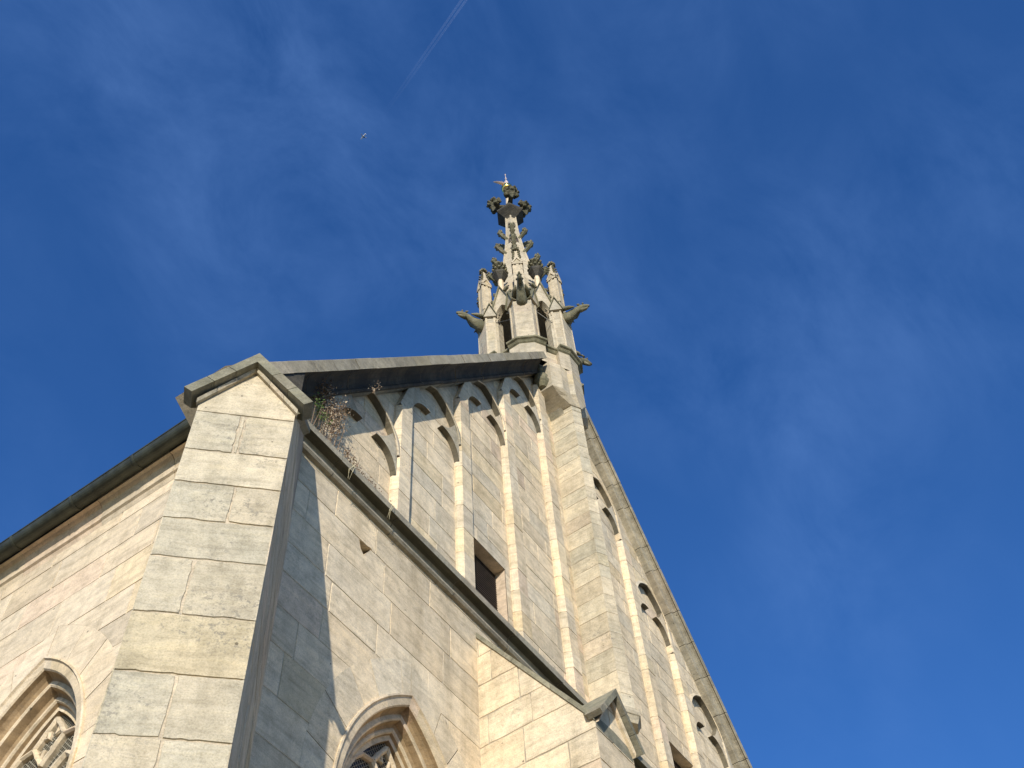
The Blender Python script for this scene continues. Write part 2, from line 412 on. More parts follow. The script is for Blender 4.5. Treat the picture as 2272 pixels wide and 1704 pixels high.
# ------------------------------------------------------------------ windows (front and side)
def make_window(O, nrm, W, name, seed):
    root = empty(name, (0, 0, 0), church); root.location = V(O) - church_loc
    cx, zs, a, Rr = W; zb = GZ+3.0
    m = MB(); rr = random.Random(seed)
    nv = V(nrm); U = V((0, 0, 1)).cross(nv); Ov = V(O)
    # voussoir ring, stone by stone
    A = arch(cx, zs, a, Rr, VO, 14, zb); Bq = arch(cx, zs, a, Rr, 0, 14, zb)
    # subdivide jambs
    def dens(P):
        out = [P[0]]
        k = 6
        for i in range(1, k+1): out.append((P[0][0]+(P[1][0]-P[0][0])*i/k, P[0][1]+(P[1][1]-P[0][1])*i/k))
        out += P[2:-1]
        for i in range(1, k+1): out.append((P[-2][0]+(P[-1][0]-P[-2][0])*i/k, P[-2][1]+(P[-1][1]-P[-2][1])*i/k))
        return out
    A = dens(A); Bq = dens(Bq); mid = len(A)//2; i = 0
    while i < len(A)-1:
        if i < 6 or i >= len(A)-7: j = i+1
        else: j = min(i+rr.choice([2, 3, 3]), len(A)-7)
        if i < mid < j: j = mid
        t = (rr.random(), rr.random(), rr.random()); gsh = .005
        pa = [A[k] for k in range(i, j+1)]; pb = [Bq[k] for k in range(i, j+1)]
        def sh(P):
            P = list(P)
            for e, o in ((0, 1), (-1, -2)):
                dx, dz = P[o][0]-P[e][0], P[o][1]-P[e][1]; l = math.hypot(dx, dz); P[e] = (P[e][0]+dx/l*gsh, P[e][1]+dz/l*gsh)
            return P
        pa = sh(pa); pb = sh(pb); ins = 0.004
        dz = rr.uniform(-.001, .002)
        T = lambda p, d: Ov+U*p[0]+V((0, 0, p[1]))+nv*d
        ring = pa + pb[::-1]; n = len(ring)
        m.add([T(p, dz) for p in ring]+[T(p, -.012) for p in ring], [tuple(range(n))[::-1]]+[(q, (q+1) % n, n+(q+1) % n, n+q) for q in range(n)], 0, t)
        for q in range(len(pa)-1): m.add([T(pa[q], -.009), T(pa[q+1], -.009), T(pb[q+1], -.009), T(pb[q], -.009)], [(0, 1, 2, 3)], 1, t)
        i = j
    part(m, 'voussoir_ring', [M_stone if seed != 2 else M_cream, M_mortar], root)
    m = MB()
    prof = [(.0, 0.0), (.0, -.022), (-.018, -.026), (-.03, -.004), (-.10, .012), (-.112, .03), (-.113, .08), (-.125, .125), (-.145, .155), (-.165, .15), (-.185, .145), (-.20, .16), (-.205, .20),
            (-.21, .25), (-.235, .275), (-.25, .265), (-.27, .27), (-.28, .29), (-.285, .33), (-.31, .335), (-.33, .335), (-.335, .42)]
    dsc = .70 if seed != 2 else .86
    prof = [(a_, b_*dsc) for a_, b_ in prof]
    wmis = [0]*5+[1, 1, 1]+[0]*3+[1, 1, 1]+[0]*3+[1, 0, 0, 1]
    arch_sweep(m, O, nrm, cx, zs, a, Rr, prof, 14, zb, wmis, 4, seed)
    part(m, 'reveal', [M_cream, M_brown], root, False)
    # tracery
    m = MB(); ia, iR = a-.325, Rr-.325; d0, d1 = .285*dsc/.86, .37*dsc/.86
    apex_z = zs + math.sqrt(iR**2-(iR-ia)**2)
    zsub = zs+.12; hw = ia/2
    bar2d(m, O, nrm, [(cx, zb), (cx, zsub+.1)], .09, d0, d1)
    for s in (-1, 1):
        c = cx + s*hw
        sub = arch(c, zsub, hw, hw*2.0, -.02, 8)
        bar2d(m, O, nrm, sub, .065, d0, d1)
        r_ = hw*.42                     # cusps: trefoil in each light
        for sg in (-1, 1):
            pts = [(c+sg*(hw-.03)*math.cos(R(t_))*1.0 - sg*.02, zsub+.02+hw*.55*math.sin(R(t_))) for t_ in (0, 25, 50)]
            tip = (c+sg*hw*.38, zsub+.10)
            bar2d(m, O, nrm, [(c+sg*hw*.93, zsub-.12), (c+sg*hw*.66, zsub+.05), tip, (c+sg*hw*.55, zsub+.2), (c+sg*hw*.72, zsub+.36)], .05, d0+.02, d1)
    # pointed eye above the two lights, with four cusps
    cz = zsub + (apex_z-zsub)*.70; q = ia*.24
    for k in range(4):
        a0_, a1_ = R(90*k), R(90*k+90); am = (a0_+a1_)/2
        pk = lambda an, rr_: (cx+rr_*math.cos(an)*.9, cz+rr_*math.sin(an)*1.25)
        bar2d(m, O, nrm, [pk(a0_, q*1.35), pk(a0_+.3, q*1.05), pk(am, q*.98), pk(a1_-.3, q*1.05), pk(a1_, q*1.35)], .05, d0, d1)
        bar2d(m, O, nrm, [pk(am-.3, q), pk(am, q*.5), pk(am+.3, q)], .035, d0+.02, d1)
    for s in (-1, 1):
        bar2d(m, O, nrm, [(cx+s*q*1.2, cz), (cx+s*ia*.52, cz-.02), (cx+s*ia*.74, cz-.16)], .045, d0, d1)
    part(m, 'tracery', [M_cream], root)
    m = MB(); gpts = arch(cx, zs, a, Rr, -.31, 14, zb)
    T = lambda p, d: Ov+U*p[0]+V((0, 0, p[1]))+nv*d
    poly_face(m, [T(p, -.352*dsc/.86) for p in gpts][::-1], 0)
    part(m, 'glass', [M_lead], root)
    # lead cames / wire net: thin crossing wires in front of the glass
    m = MB(); st = .05
    def inside(x, z):
        x = abs(x-cx)
        if x > ia+.02: return False
        if z <= zs: return z > zb
        return (x+(iR-ia))**2+(z-zs)**2 < (iR+.01)**2
    z = zs-1.3
    lo = zs-1.3; hi = apex_z
    k = -40
    while k < 80:
        for sg in (-1, 1):
            seg = None; t_ = 0.0
            while t_ < 3.4:
                x = cx-1.0+t_*.7+0*sg; x = cx + sg*(-1.0+t_*.7); zz = lo-1.5+k*st+t_*.7
                if inside(x, zz):
                    if seg is None: seg = [(x, zz), (x, zz)]
                    seg[1] = (x, zz)
                elif seg: break
                t_ += .04
            if seg and seg[0] != seg[1]: tube(m, [T(seg[0], -.342*dsc/.86), T(seg[1], -.342*dsc/.86)], .0035, 3)
        k += 1
    part(m, 'wire_net', [M_net], root)
    return root
make_window((0, YF, 0), (0, -1, 0), W1, 'arched_window', 1)
make_window((0, YF, 0), (0, -1, 0), W1m, 'arched_window', 3)
# ------------------------------------------------------------------ side walls
W2 = (-7.262, 5.78, .94, 1.86)        # u = -y on the left wall
def side_wall(x, sgn):
    m = MB(); nrm = (-sgn, 0, 0); regs = []
    if sgn > 0:
        wins = [W2]; u0, u1 = -26.0, -YF
    else:
        wins = [(-W2[0], W2[1], W2[2], W2[3])]; u0, u1 = YF, 26.0
    panel(m, (x, 0, 0), nrm, wall_regions(u0, u1, GZ, 9.4, wins), courses(GZ, 9.6, .36, .47, 8), (.5, 1.15), g=.006, wear=.003, step=.14, seed=21, deep=.009)
    return part(m, 'side_wall', [M_cream, M_mortar], church)
side_wall(X0, 1); side_wall(X1, -1)
make_window((X0, 0, 0), (-1, 0, 0), W2, 'arched_window', 2)
# eaves cornice of the side wall + gutter
eprof = [(0, 9.14), (.02, 9.20), (.045, 9.215), (.05, 9.25), (.035, 9.265), (.045, 9.31), (.075, 9.37), (.11, 9.405), (.15, 9.41), (.15, 9.47), (0, 9.50)]
for x, s in ((X0, -1), (X1, 1)):
    m = MB(); extrude_prof(m, (x, YF+.3, 0), (0, 1, 0), 20.7, eprof, (s, 0, 0), (0, 0, 1), (.9, 1.3), .006, 31)
    part(m, 'eaves_cornice', [M_cream], church)
    m = MB(); gx = x+s*.225; n = 12
    def gring(y, r, zc=9.475): return [V((gx+r*math.cos(R(180+t)), y, zc+r*math.sin(R(180+t)))) for t in range(0, 181, 15)] + [V((gx+(r-.008)*math.cos(R(360-t)), y, zc+(r-.008)*math.sin(R(360-t)))) for t in range(0, 181, 15)]
    loft(m, [gring(5.7, .088), gring(26, .088)], (True, True), 0)
    for q in (-1, 1): tube(m, [(gx+q*.088, 5.7, 9.478), (gx+q*.088, 26, 9.478)], .010, 6)
    y = 6.55
    while y < 26:
        loft(m, [gring(y, .094), gring(y+.02, .098), gring(y+.04, .094)], (True, True), 0); y += .86
    part(m, 'gutter', [M_gutter], church)
m = MB()     # little iron strap and conductor end by the corner buttress
tube(m, [(3.66, 5.86, 9.50), (3.63, 5.84, 9.56), (3.66, 5.80, 9.585), (3.70, 5.77, 9.56)], .007, 5)
tube(m, [(3.66, 5.86, 9.50), (3.65, 5.87, 9.55)], .012, 5)
part(m, 'iron_bracket', [M_iron], church)
# ------------------------------------------------------------------ corner and middle buttresses with gabled caps
def buttress(base, out, w, length, zf, apex, zwall, beds, seed, name, mat, uf=None, ex=.055):
    """base = point on the wall on the axis, out = outward unit vector; zf = eaves height in front, zwall = where the slope meets the wall"""
    out = V(out).normalized(); side = V((0, 0, 1)).cross(out).normalized(); base = V(base)
    root = empty(name, (0, 0, 0), church); root.location = V((base.x, base.y, GZ)) - church_loc
    m = MB(); h = w/2; Fc = base+out*length
    # front
    panel(m, (Fc.x, Fc.y, 0), out, [[(-h, GZ), (h, GZ), (h, zf), (0, apex), (-h, zf)]], beds, (.9, .9), g=.0055, wear=.005, step=.05, seed=seed, deep=.011, ufix=uf)
    # flanks
    for s in (1, -1):
        e = .75
        # flank outward normal is side*s ; its U axis
        nr = side*s; U = V((0, 0, 1)).cross(nr); o = base+side*s*h
        k = 1 if U.dot(out) > 0 else -1
        reg = [(k*-e, GZ), (k*length, GZ), (k*length, zf), (k*0, zwall), (k*-e, zwall)]
        panel(m, (o.x, o.y, 0), nr, [reg], beds, (.5, .95), g=.005, wear=.004, step=.09, seed=seed+s+5)
    part(m, 'shaft', [mat, M_mortar], root)
    # cap: sloping weathering with overhanging side eaves and a small front gable
    m = MB(); ov = .055; th = .085
    P = lambda a, s, z: base+out*a+side*s+V((0, 0, z))
    sl = (zwall-zf)/length
    segs = 3
    for i in range(segs):
        a0 = length - length*i/segs; a1 = length - length*(i+1)/segs + .006
        z0_, z1_ = zf+(length-a0)*sl, zf+(length-a1)*sl; hh = h+ex*.8
        if i == segs-1: a1 = -.1; z1_ = zf+(length-a1)*sl
        t = (rnd.random(), rnd.random(), rnd.random())
        prof = lambda a, z: [P(a, -h+.01, z-.10), P(a, -hh+.02, z-.055), P(a, -hh, z-.045), P(a, -hh, z+.03), P(a, 0, z+.06), P(a, hh, z+.03), P(a, hh, z-.045), P(a, hh-.02, z-.055), P(a, h-.01, z-.10)]
        loft(m, [prof(a0, z0_), prof(a1, z1_)], (True, True), 0, t)
    # front gable roof: two slabs meeting at the ridge, running back into the slope
    fo = .10; th = .08 if ex > .03 else .055; apx = apex+.01
    for s in (-1, 1):
        e0 = (s*(h+ex), zf-ex*(apx-zf)/h); r0 = (0, apx)
        dx, dz = r0[0]-e0[0], r0[1]-e0[1]; l = math.hypot(dx, dz); nx, nz = (-dz/l*th*(1 if dx > 0 else -1), abs(dx)/l*th)
        nn = 3
        bk = lambda z: min(length+fo-.02, length - max(0, (z-zf)/sl) - .05)
        for i in range(nn):
            ta, tb = i/nn+.004*(i > 0), (i+1)/nn-.004*(i < nn-1); t = (rnd.random(), rnd.random(), rnd.random())
            pa = (e0[0]+dx*ta, e0[1]+dz*ta); pb = (e0[0]+dx*tb, e0[1]+dz*tb)
            oa = (pa[0]+nx, pa[1]+nz); ob = (pb[0]+nx, pb[1]+nz)
            if i == nn-1: ob = (0, r0[1]+th*l/abs(dx))
            fa = length+fo
            f = [P(fa, *pa), P(fa, *pb), P(fa, *ob), P(fa, *oa)]; b = [P(bk(pa[1]), *pa), P(bk(pb[1]), *pb), P(bk(ob[1]), *ob), P(bk(oa[1]), *oa)]
            loft(m, [f, b], (True, True), 0, t)
            # recessed roll under the overhang
            ia_ = (pa[0]*.90, pa[1]-.03); ib_ = (pb[0]*.90, pb[1]-.03)
            f = [P(length+.03, ia_[0], ia_[1]), P(length+.03, ib_[0], ib_[1]), P(length+.045, ib_[0], ib_[1]+.035), P(length+.045, ia_[0], ia_[1]+.035)]
            b = [P(length-.02, *ia_), P(length-.02, *ib_), P(length-.02, ib_[0], ib_[1]+.035), P(length-.02, ia_[0], ia_[1]+.035)]
            loft(m, [f, b], (True, True), 1, t)
    part(m, 'gabled_cap', [M_cope, mat], root)
    return root
bb = courses(GZ, 3.4, .40, .5, 6)[:-1] + [3.66, 4.098, 4.54, 4.993, 5.478, 5.848, 6.226, 6.594, 7.06, 7.62, 7.95]
nb = len(bb)-1
uf = [[] for _ in range(nb)]
ix = {round(z, 2): i for i, z in enumerate(bb)}
def setu(z, u): uf[ix[round(z, 2)]] = u
for i in range(ix[4.1]): uf[i] = [] if i % 2 else [rnd.uniform(-.12, .12)]
setu(4.098, [-.01]); setu(4.993, [-.08]); setu(5.848, [.05]); setu(6.594, [-.028, .005])
d45 = V((-.7071, -.7071, 0))
fc = V((2.950, 3.995, 0)); cb = fc - d45*1.421
buttress(cb, d45, .70, 1.421+0.0, 7.22, 7.65, 9.00, bb, 40, 'corner_buttress', M_worn, uf)
cb2 = V((mir(cb.x), cb.y, 0)); d45m = V((.7071, -.7071, 0))
buttress(cb2, d45m, .70, 1.421, 7.22, 7.65, 9.00, bb, 44, 'corner_buttress', M_worn, uf)
mbed = courses(GZ, 4.2, .40, .5, 9)[:-1] + [4.6, 5.05, 5.5, 5.9, 6.3, 6.66, 7.0, 7.42, 7.78, 8.2, 8.6, 9.0]
for x_ in (7.62, mir(7.62)):
    buttress((x_, YF, 0), (0, -1, 0), .66, 1.26, 7.12, 7.54, 8.93, mbed, 50, 'middle_buttress', M_stone, None, .02)
# ------------------------------------------------------------------ string course across the front
sprof = [(0, 9.10), (.045, 9.105), (.065, 9.13), (.06, 9.165), (.04, 9.18), (.045, 9.215), (.06, 9.25), (.09, 9.275), (.125, 9.27), (.16, 9.25), (.165, 9.335), (.15, 9.35), (0, 9.56)]
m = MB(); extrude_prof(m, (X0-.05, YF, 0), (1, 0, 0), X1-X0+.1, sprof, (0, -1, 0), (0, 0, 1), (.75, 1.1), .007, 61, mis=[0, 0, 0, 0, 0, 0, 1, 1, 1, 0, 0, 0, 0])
M_pale = stone_mat('pale_coping_stone', (.50, .44, .33), (.38, .345, .27), (.48, .40, .30), crust=.30, moss=.15, bump=.6, lichen=.8)
M_groove = stone_mat('dark_groove_stone', (.17, .155, .115), (.12, .115, .09), (.18, .14, .1), moss=.5, crust=.3, bump=.7)  # darker stone for the hollow faces below the string course lip
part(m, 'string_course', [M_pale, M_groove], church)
# ------------------------------------------------------------------ gable wall with blind lancets
YP = 5.10                             # recessed panel plane; ribs stand at YF
px = [4.75, 5.98, 7.195, 8.34, 9.468]; pw = .245
OP = (7.315, 8.11, 9.3, 10.77)        # square louvred opening
gb = courses(9.30, 18.2, .28, .40, 14)
m = MB()
gx0, gx1 = X0, X1
regs = [[(gx0, 9.3), (OP[0], 9.3), (OP[0], zg(OP[0])), (gx0, zg(gx0))],
        [(OP[0], OP[3]), (OP[1], OP[3]), (OP[1], zg(OP[1])), (OP[0], zg(OP[0]))],
        [(OP[1], 9.3), (XC, 9.3), (XC, zg(XC)), (OP[1], zg(OP[1]))]]
oa, ob = mir(OP[1]), mir(OP[0])
regs += [[(XC, 9.0), (oa, 9.0), (oa, zgR(oa)), (XC, zg(XC))], [(oa, OP[3]), (ob, OP[3]), (ob, zgR(ob)), (oa, zgR(oa))], [(ob, 9.0), (gx1, 9.0), (gx1, zgR(gx1)), (ob, zgR(ob))]]
panel(m, (0, YP, 0), (0, -1, 0), regs, gb, (.45, .95), g=.004, wear=.003, step=.12, seed=71)
gw = part(m, 'gable_wall', [M_stone, M_mortar], church)
def louvre(x0, x1):
    z0, z1 = 9.3, OP[3]
    m = MB(); yb = YP+.24; ye = YP-.0
    ch = .07
    fr = [(x0, z1), (x1, z1), (x1, z0), (x0, z0)]
    ir = [(x0+.0, z1-.0), (x1-.0, z1-.0), (x1-.0, z0), (x0+.0, z0)]
    for i in range(4):
        a, b = fr[i], fr[(i+1) % 4]
        m.add([(a[0], ye, a[1]), (b[0], ye, b[1]), (b[0], yb, b[1]), (a[0], yb, a[1])], [(0, 1, 2, 3)], 0)
    root = empty('louvred_opening', (0, 0, 0), church); root.location = V((x0, YP, z0)) - church_loc
    part(m, 'reveal', [M_cream], root)
    m = MB(); z = z0
    while z < z1:
        m.add([(x0, yb-.10, z), (x1, yb-.10, z), (x1, yb-.02, z+.05), (x0, yb-.02, z+.05)], [(0, 1, 2, 3)]); 
        m.add([(x0, yb-.10, z-.01), (x1, yb-.10, z-.01), (x1, yb-.10, z), (x0, yb-.10, z)], [(0, 1, 2, 3)]); z += .04
    m.add([(x0, yb, z0), (x1, yb, z0), (x1, yb, z1), (x0, yb, z1)], [(0, 1, 2, 3)])
    part(m, 'louvres', [M_dark], root)
louvre(OP[0], OP[1]); louvre(mir(OP[1]), mir(OP[0]))
# pilaster strips
def pilaster(x, wd, z0, z1, seed):
    m = MB(); r = random.Random(seed); z = z0; x0, x1 = x-wd/2, x+wd/2
    top = z1
    while z < top-.05:
        h = r.uniform(.26, .46); zt = min(z+h, top)
        if top-zt < .12: zt = top
        j = r.uniform(-.003, .003); t = (r.random(), r.random(), r.random()); g = .004
        c = .03
        # chamfered section: front, splayed sides
        sec = lambda zz: [V((x0, YP+.02, zz)), V((x0, YP-.03, zz)), V((x0+.035, YF+j, zz)), V((x1-.012, YF+j, zz)), V((x1, YF+.015, zz)), V((x1, YP+.02, zz))]
        loft(m, [sec(z+g), sec(zt-g)], (True, True), 0, t)
        z = zt
    q = lambda zz: [V((x0+.008, YP+.02, zz)), V((x0+.008, YP-.04, zz)), V((x0+.034, YF+.008, zz)), V((x1-.02, YF+.008, zz)), V((x1-.008, YF+.02, zz)), V((x1-.008, YP+.02, zz))]
    loft(m, [q(z0), q(top)], (True, True), 1, (.3, .5, .5))
    return part(m, 'pilaster_strip', [M_stone, M_mortar], church)
# lancet heads: raised archivolt plate with pointed outer edge and cusped opening
M_under_shade = stone_mat('shaded_underside_stone', (.27, .225, .155), (.17, .155, .12), (.26, .2, .14), moss=.2, crust=.45, bump=.6)  # shade under the arch heads and cusps, put into the stone colour
def lancet(xl, xr, zs, seed, shift=0.0):
    """xl, xr: clear opening between the pilaster strips"""
    m = MB(); cx = (xl+xr)/2; a = (xr-xl)/2; Rr = a*1.5; r = random.Random(seed); sideflip = cx > XC
    Q = lambda p, y: V((p[0], y, p[1]))
    inn = arch(cx, zs, a, Rr, 0, 14); n = len(inn); hn = n//2
    H = math.sqrt(Rr**2-(Rr-a)**2)
    # band: grows out of the strip on the gable's outer side, tapers to a thin edge, widens a little down the other limb
    full = list(inn)
    ext = [(zs-.5), (zs-.25)]
    if not sideflip: full = [(cx-a, z) for z in ext]+full; hx_ = hn+2
    else: full = full+[(cx+a, z) for z in ext[::-1]]; hx_ = hn
    def wd(i):
        x, z = full[i]; outer = (i <= hx_) != sideflip
        if outer: return min(pw*.99, max(.03, pw*(zs+.36-z)/.86))
        return .035+.055*(1-max(0, min(1, (z-zs)/H)))
    N_ = len(full); out = []
    for i in range(N_):
        p = full[i]; q0 = full[max(i-1, 0)]; q1 = full[min(i+1, N_-1)]
        if i == hx_: out.append((p[0], p[1]+wd(i)*1.5)); continue
        if i < hx_: q1 = full[min(i+1, hx_)]
        else: q0 = full[max(i-1, hx_)]
        dx, dz = q1[0]-q0[0], q1[1]-q0[1]; l = math.hypot(dx, dz); o = wd(i); out.append((p[0]-dz/l*o, p[1]+dx/l*o))
    t = (r.random(), r.random(), r.random())
    for i in range(N_-1):
        if i in (4, hx_, N_-6): t = (r.random(), r.random(), r.random())
        o0, o1, i0, i1 = out[i], out[i+1], full[i], full[i+1]
        k0 = ((i0[0]*.85+o0[0]*.15), (i0[1]*.85+o0[1]*.15)); k1 = ((i1[0]*.85+o1[0]*.15), (i1[1]*.85+o1[1]*.15))
        m.add([Q(o0, YP+.01), Q(o1, YP+.01), Q(o1, YF+.012), Q(o0, YF+.012), Q(k0, YF), Q(k1, YF), Q(i0, YF+.012), Q(i1, YF+.012), Q(i0, YP+.01), Q(i1, YP+.01)],
              [(0, 1, 2, 3), (3, 2, 5, 4), (4, 5, 7, 6)], 0, t)
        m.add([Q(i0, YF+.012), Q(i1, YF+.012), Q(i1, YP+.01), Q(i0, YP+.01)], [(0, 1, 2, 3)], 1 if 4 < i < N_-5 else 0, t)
    yb0, yb1 = YF+.02, YP+.01
    def blade(P):
        t = (r.random(), r.random(), r.random())
        if area(P) < 0: P = P[::-1]
        nn = len(P); m.add([Q(p, yb0) for p in P], [tuple(range(nn))], 0, t)
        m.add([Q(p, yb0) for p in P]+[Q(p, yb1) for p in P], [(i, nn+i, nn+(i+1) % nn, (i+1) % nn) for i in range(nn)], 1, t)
    def on(s, f):
        k = f*hn; i = min(int(k), hn-1); u = k-i
        x = inn[i][0]+(inn[i+1][0]-inn[i][0])*u; z = inn[i][1]+(inn[i+1][1]-inn[i][1])*u
        return (x, z) if s < 0 else (2*cx-x, z)
    for s in (-1, 1):
        tip = (cx+s*a*.25, zs+.02); b0 = (cx+s*a, zs-.34); P = [b0]
        for k in range(1, 11):      # concave underside from the foot to the tip
            u = k/11; q = math.sin(math.pi*u)**.8; P.append((b0[0]+(tip[0]-b0[0])*u + s*q*.055, b0[1]+(tip[1]-b0[1])*u + q*.11))
        P.append(tip); e = on(s, .40)
        for k in range(1, 8):       # lip rising to a small rounded hook
            u = k/8; P.append((tip[0]+(e[0]-tip[0])*u, tip[1]+(e[1]-tip[1])*u - .06*math.sin(math.pi*u)))
        P.append(e); P += [on(s, f) for f in (.33, .22, .11, 0)]
        blade(P)
    return part(m, 'blind_arch_head', [M_worn if cx < 7 else M_stone, M_under_shade], church)
springs = [10.62, 12.20, 13.84, 15.46]; spr_r = [10.20, 11.83, 13.43, 15.10]
for k in range(4):
    for mm_ in (0, 1):
        xl, xr = px[k]+pw/2, px[k+1]-pw/2
        if mm_: xl, xr = mir(xr), mir(xl)
        lancet(xl, xr, spr_r[k] if mm_ else springs[k], 80+k)
ptop = [10.7, 12.35, 13.98, 15.6, 16.55]
for k in range(5):
    zt = [springs[0]-.5, springs[1]-.5, springs[2]-.5, springs[3]-.5, 16.55][k]
    for mm_ in (0, 1):
        if mm_ and k < 4: zt = spr_r[k]-.5
        pilaster(px[k] if not mm_ else mir(px[k]), pw if k else .22, 9.32, zt, 90+k)
# ------------------------------------------------------------------ raking copings
Dv = V((math.cos(ang), 0, math.sin(ang))); Nv = V((-math.sin(ang), 0, math.cos(ang)))
# profile: a = towards the front (-y), b = above the wall line, measured square to the slope
cprof = [(-.62, .42), (-.62, -.02), (0, -.02), (.03, -.015), (.045, .01), (.03, .035), (.045, .07), (.08, .12), (.13, .155), (.19, .17), (.235, .155), (.265, .145), (.27, .275), (.255, .285), (.0, .40)]
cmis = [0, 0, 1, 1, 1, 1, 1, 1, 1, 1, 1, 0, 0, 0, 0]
m = MB(); s0 = (X0-.30, zg(X0-.30))
Lc = (9.50-(X0-.30))/math.cos(ang)
extrude_prof(m, (s0[0], YF, s0[1]), Dv, Lc, cprof, (0, -1, 0), Nv, (.42, .85), .007, 101, mis=cmis)
# kneeler end block
co = part(m, 'gable_coping', [M_pale, M_crust], church)
angR = math.atan(SR); Dm = V((-math.cos(angR), 0, math.sin(angR))); Nm = V((math.sin(angR), 0, math.cos(angR)))
xr0 = X1+.25
cprofR = [(-.62, .30), (-.62, -.06), (0, -.06), (.02, -.05), (.03, -.02), (.02, .0), (.035, .03), (.065, .05), (.10, .05), (.12, .03), (.13, .035), (.135, .115), (.12, .125), (.0, .22)]
extrude_prof(m2 := MB(), (xr0, YF, zgR(xr0)), Dm, (xr0-10.78)/math.cos(angR), cprofR, (0, -1, 0), Nm, (.42, .8), .009, 102)
m = m2
part(m, 'gable_coping', [M_pale], church)
# kneelers: stepped block where the coping starts above the corner
for s, xx in ((1, X0), (-1, X1)):
    m = MB(); x_ = lambda v: xx + s*v
    if s < 0: continue
    P2 = [(-.34, 9.20), (-.34, 9.30), (.12, 9.86), (.12, 9.20)]
    ys = (YF-.25, YF+.60)
    pts = [V((x_(a), ys[0], b)) for a, b in P2]+[V((x_(a), ys[1], b)) for a, b in P2]
    m.add(pts, [(0, 1, 2, 3), (7, 6, 5, 4), (0, 4, 5, 1), (1, 5, 6, 2), (2, 6, 7, 3), (3, 7, 4, 0)])
    part(m, 'kneeler', [M_crust], church)
# ------------------------------------------------------------------ roof
m = MB(); zr = zg(XC)+.15; ye = 26
for s, xx in ((1, X0-.15), (-1, X1+.15)):
    r0 = [V((xx, YF+.45, 9.52)), V((XC, YF+.45, zr)), V((XC, ye, zr)), V((xx, ye, 9.52))]
    m.add(r0+[p-V((0, 0, .12)) for p in r0], [(0, 1, 2, 3), (7, 6, 5, 4), (0, 4, 5, 1), (1, 5, 6, 2), (2, 6, 7, 3), (3, 7, 4, 0)])
part(m, 'roof', [M_slate], church)
m = MB(); m.add([(X0, 26, GZ), (X1, 26, GZ), (X1, 26, 9.5), (XC, 26, zr-.1), (X0, 26, 9.5)], [(0, 1, 2, 3, 4)])
part(m, 'rear_wall', [M_stone], church)
# ------------------------------------------------------------------ prow: pointed shaft running up the middle of the gable
m = MB(); pz0, pz1 = 9.50, 16.9
plan = [(XC-.15, YF+.12), (XC-.15, 4.67), (XC, 4.583), (XC+.15, 4.67), (XC+.15, YF+.12)]
pb = courses(pz0, pz1+.3, .24, .40, 17)
for i in range(4):
    a, b = V((*plan[i], 0)), V((*plan[i+1], 0)); d = (b-a); l = d.length; d.normalize(); nr = d.cross(V((0, 0, 1)))
    panel(m, a, nr, [[(0, pz0), (l, pz0), (l, pz1), (0, pz1)]], pb, (3, 4), g=.004, wear=.004, step=.08, seed=33, ufix=[[]])
part(m, 'central_shaft', [M_worn, M_mortar], church)
m = MB()   # moulded foot of the shaft
for dz, gsc, t in ((0, .0, .3), ):
    ring = lambda e, z: [V((XC-.15-e, YF-.16, z)), V((XC-.15-e, 4.67-e*.6, z)), V((XC, 4.583-e, z)), V((XC+.15+e, 4.67-e*.6, z)), V((XC+.15+e, YF-.16, z))]
    loft(m, [ring(.0, 9.38), ring(.035, 9.47), ring(.05, 9.48), ring(.05, 9.53), ring(.0, 9.62)], (True, True))
part(m, 'shaft_base', [M_worn], church)
# ------------------------------------------------------------------ bell turret
TC = V((XC, 5.48, 0))
turret = empty('bell_turret', (0, 0, 0), church); turret.location = V((XC, 5.48, 16.0)) - church_loc
def rad(a): return V((math.cos(R(a)), -math.sin(R(a)), 0))
def tp(r, a, z, t=0.0): return TC + rad(a)*r + rad(a+90)*t + V((0, 0, z))
# plan of body with six half-hexagon piers; e = extra outward offset
def body_plan(e=0.0, Rp=.935, wf=.27, Lf=.22, ap=.78):
    pts = []
    for k in (30, 90, 150, 210, 270, 330):
        def loc(r, t, k=k): return (tp(r, k, 0, t))
        h = wf/2 + e*.58
        Rr = Rp+e
        f0, f1 = loc(Rr, -h), loc(Rr, h)
        # flanks go back at +-120 degrees from the radial
        i0 = f0 + rad(k-120)*Lf; i1 = f1 + rad(k+120)*Lf
        # return to the opening plane (apothem ap+e) along the opening normal
        def back(p, ko):
            n = rad(ko); cur = (p-TC).dot(n); return p - n*(cur-(ap+e))
        pts += [back(i0, k-30), i0, f0, f1, i1, back(i1, k+30)]
    return pts
def flat(P, z): return [V((p.x, p.y, z)) for p in P]
def shell(m, P, z0, z1, beds=None, mi=0, seed=1, g=.004):
    """prism over a plan, in courses"""
    beds = beds or [z0, z1]; r = random.Random(seed)
    n = len(P)
    zs_ = [z for z in beds if z0 < z < z1]; zs_ = [z0]+zs_+[z1]
    for a, b in zip(zs_[:-1], zs_[1:]):
        for i in range(n):
            p, q = P[i], P[(i+1) % n]
            if (q-p).length < 1e-4: continue
            t = (r.random(), r.random(), r.random())
            m.add([V((p.x, p.y, a+g/2)), V((q.x, q.y, a+g/2)), V((q.x, q.y, b-g/2)), V((p.x, p.y, b-g/2))], [(3, 2, 1, 0)], mi, t)
            m.add([V((p.x, p.y, b-g/2)), V((q.x, q.y, b-g/2)), V((q.x, q.y, b+g/2)), V((p.x, p.y, b+g/2))], [(3, 2, 1, 0)], 1, (.8, .2, .5))
ZC = 17.84
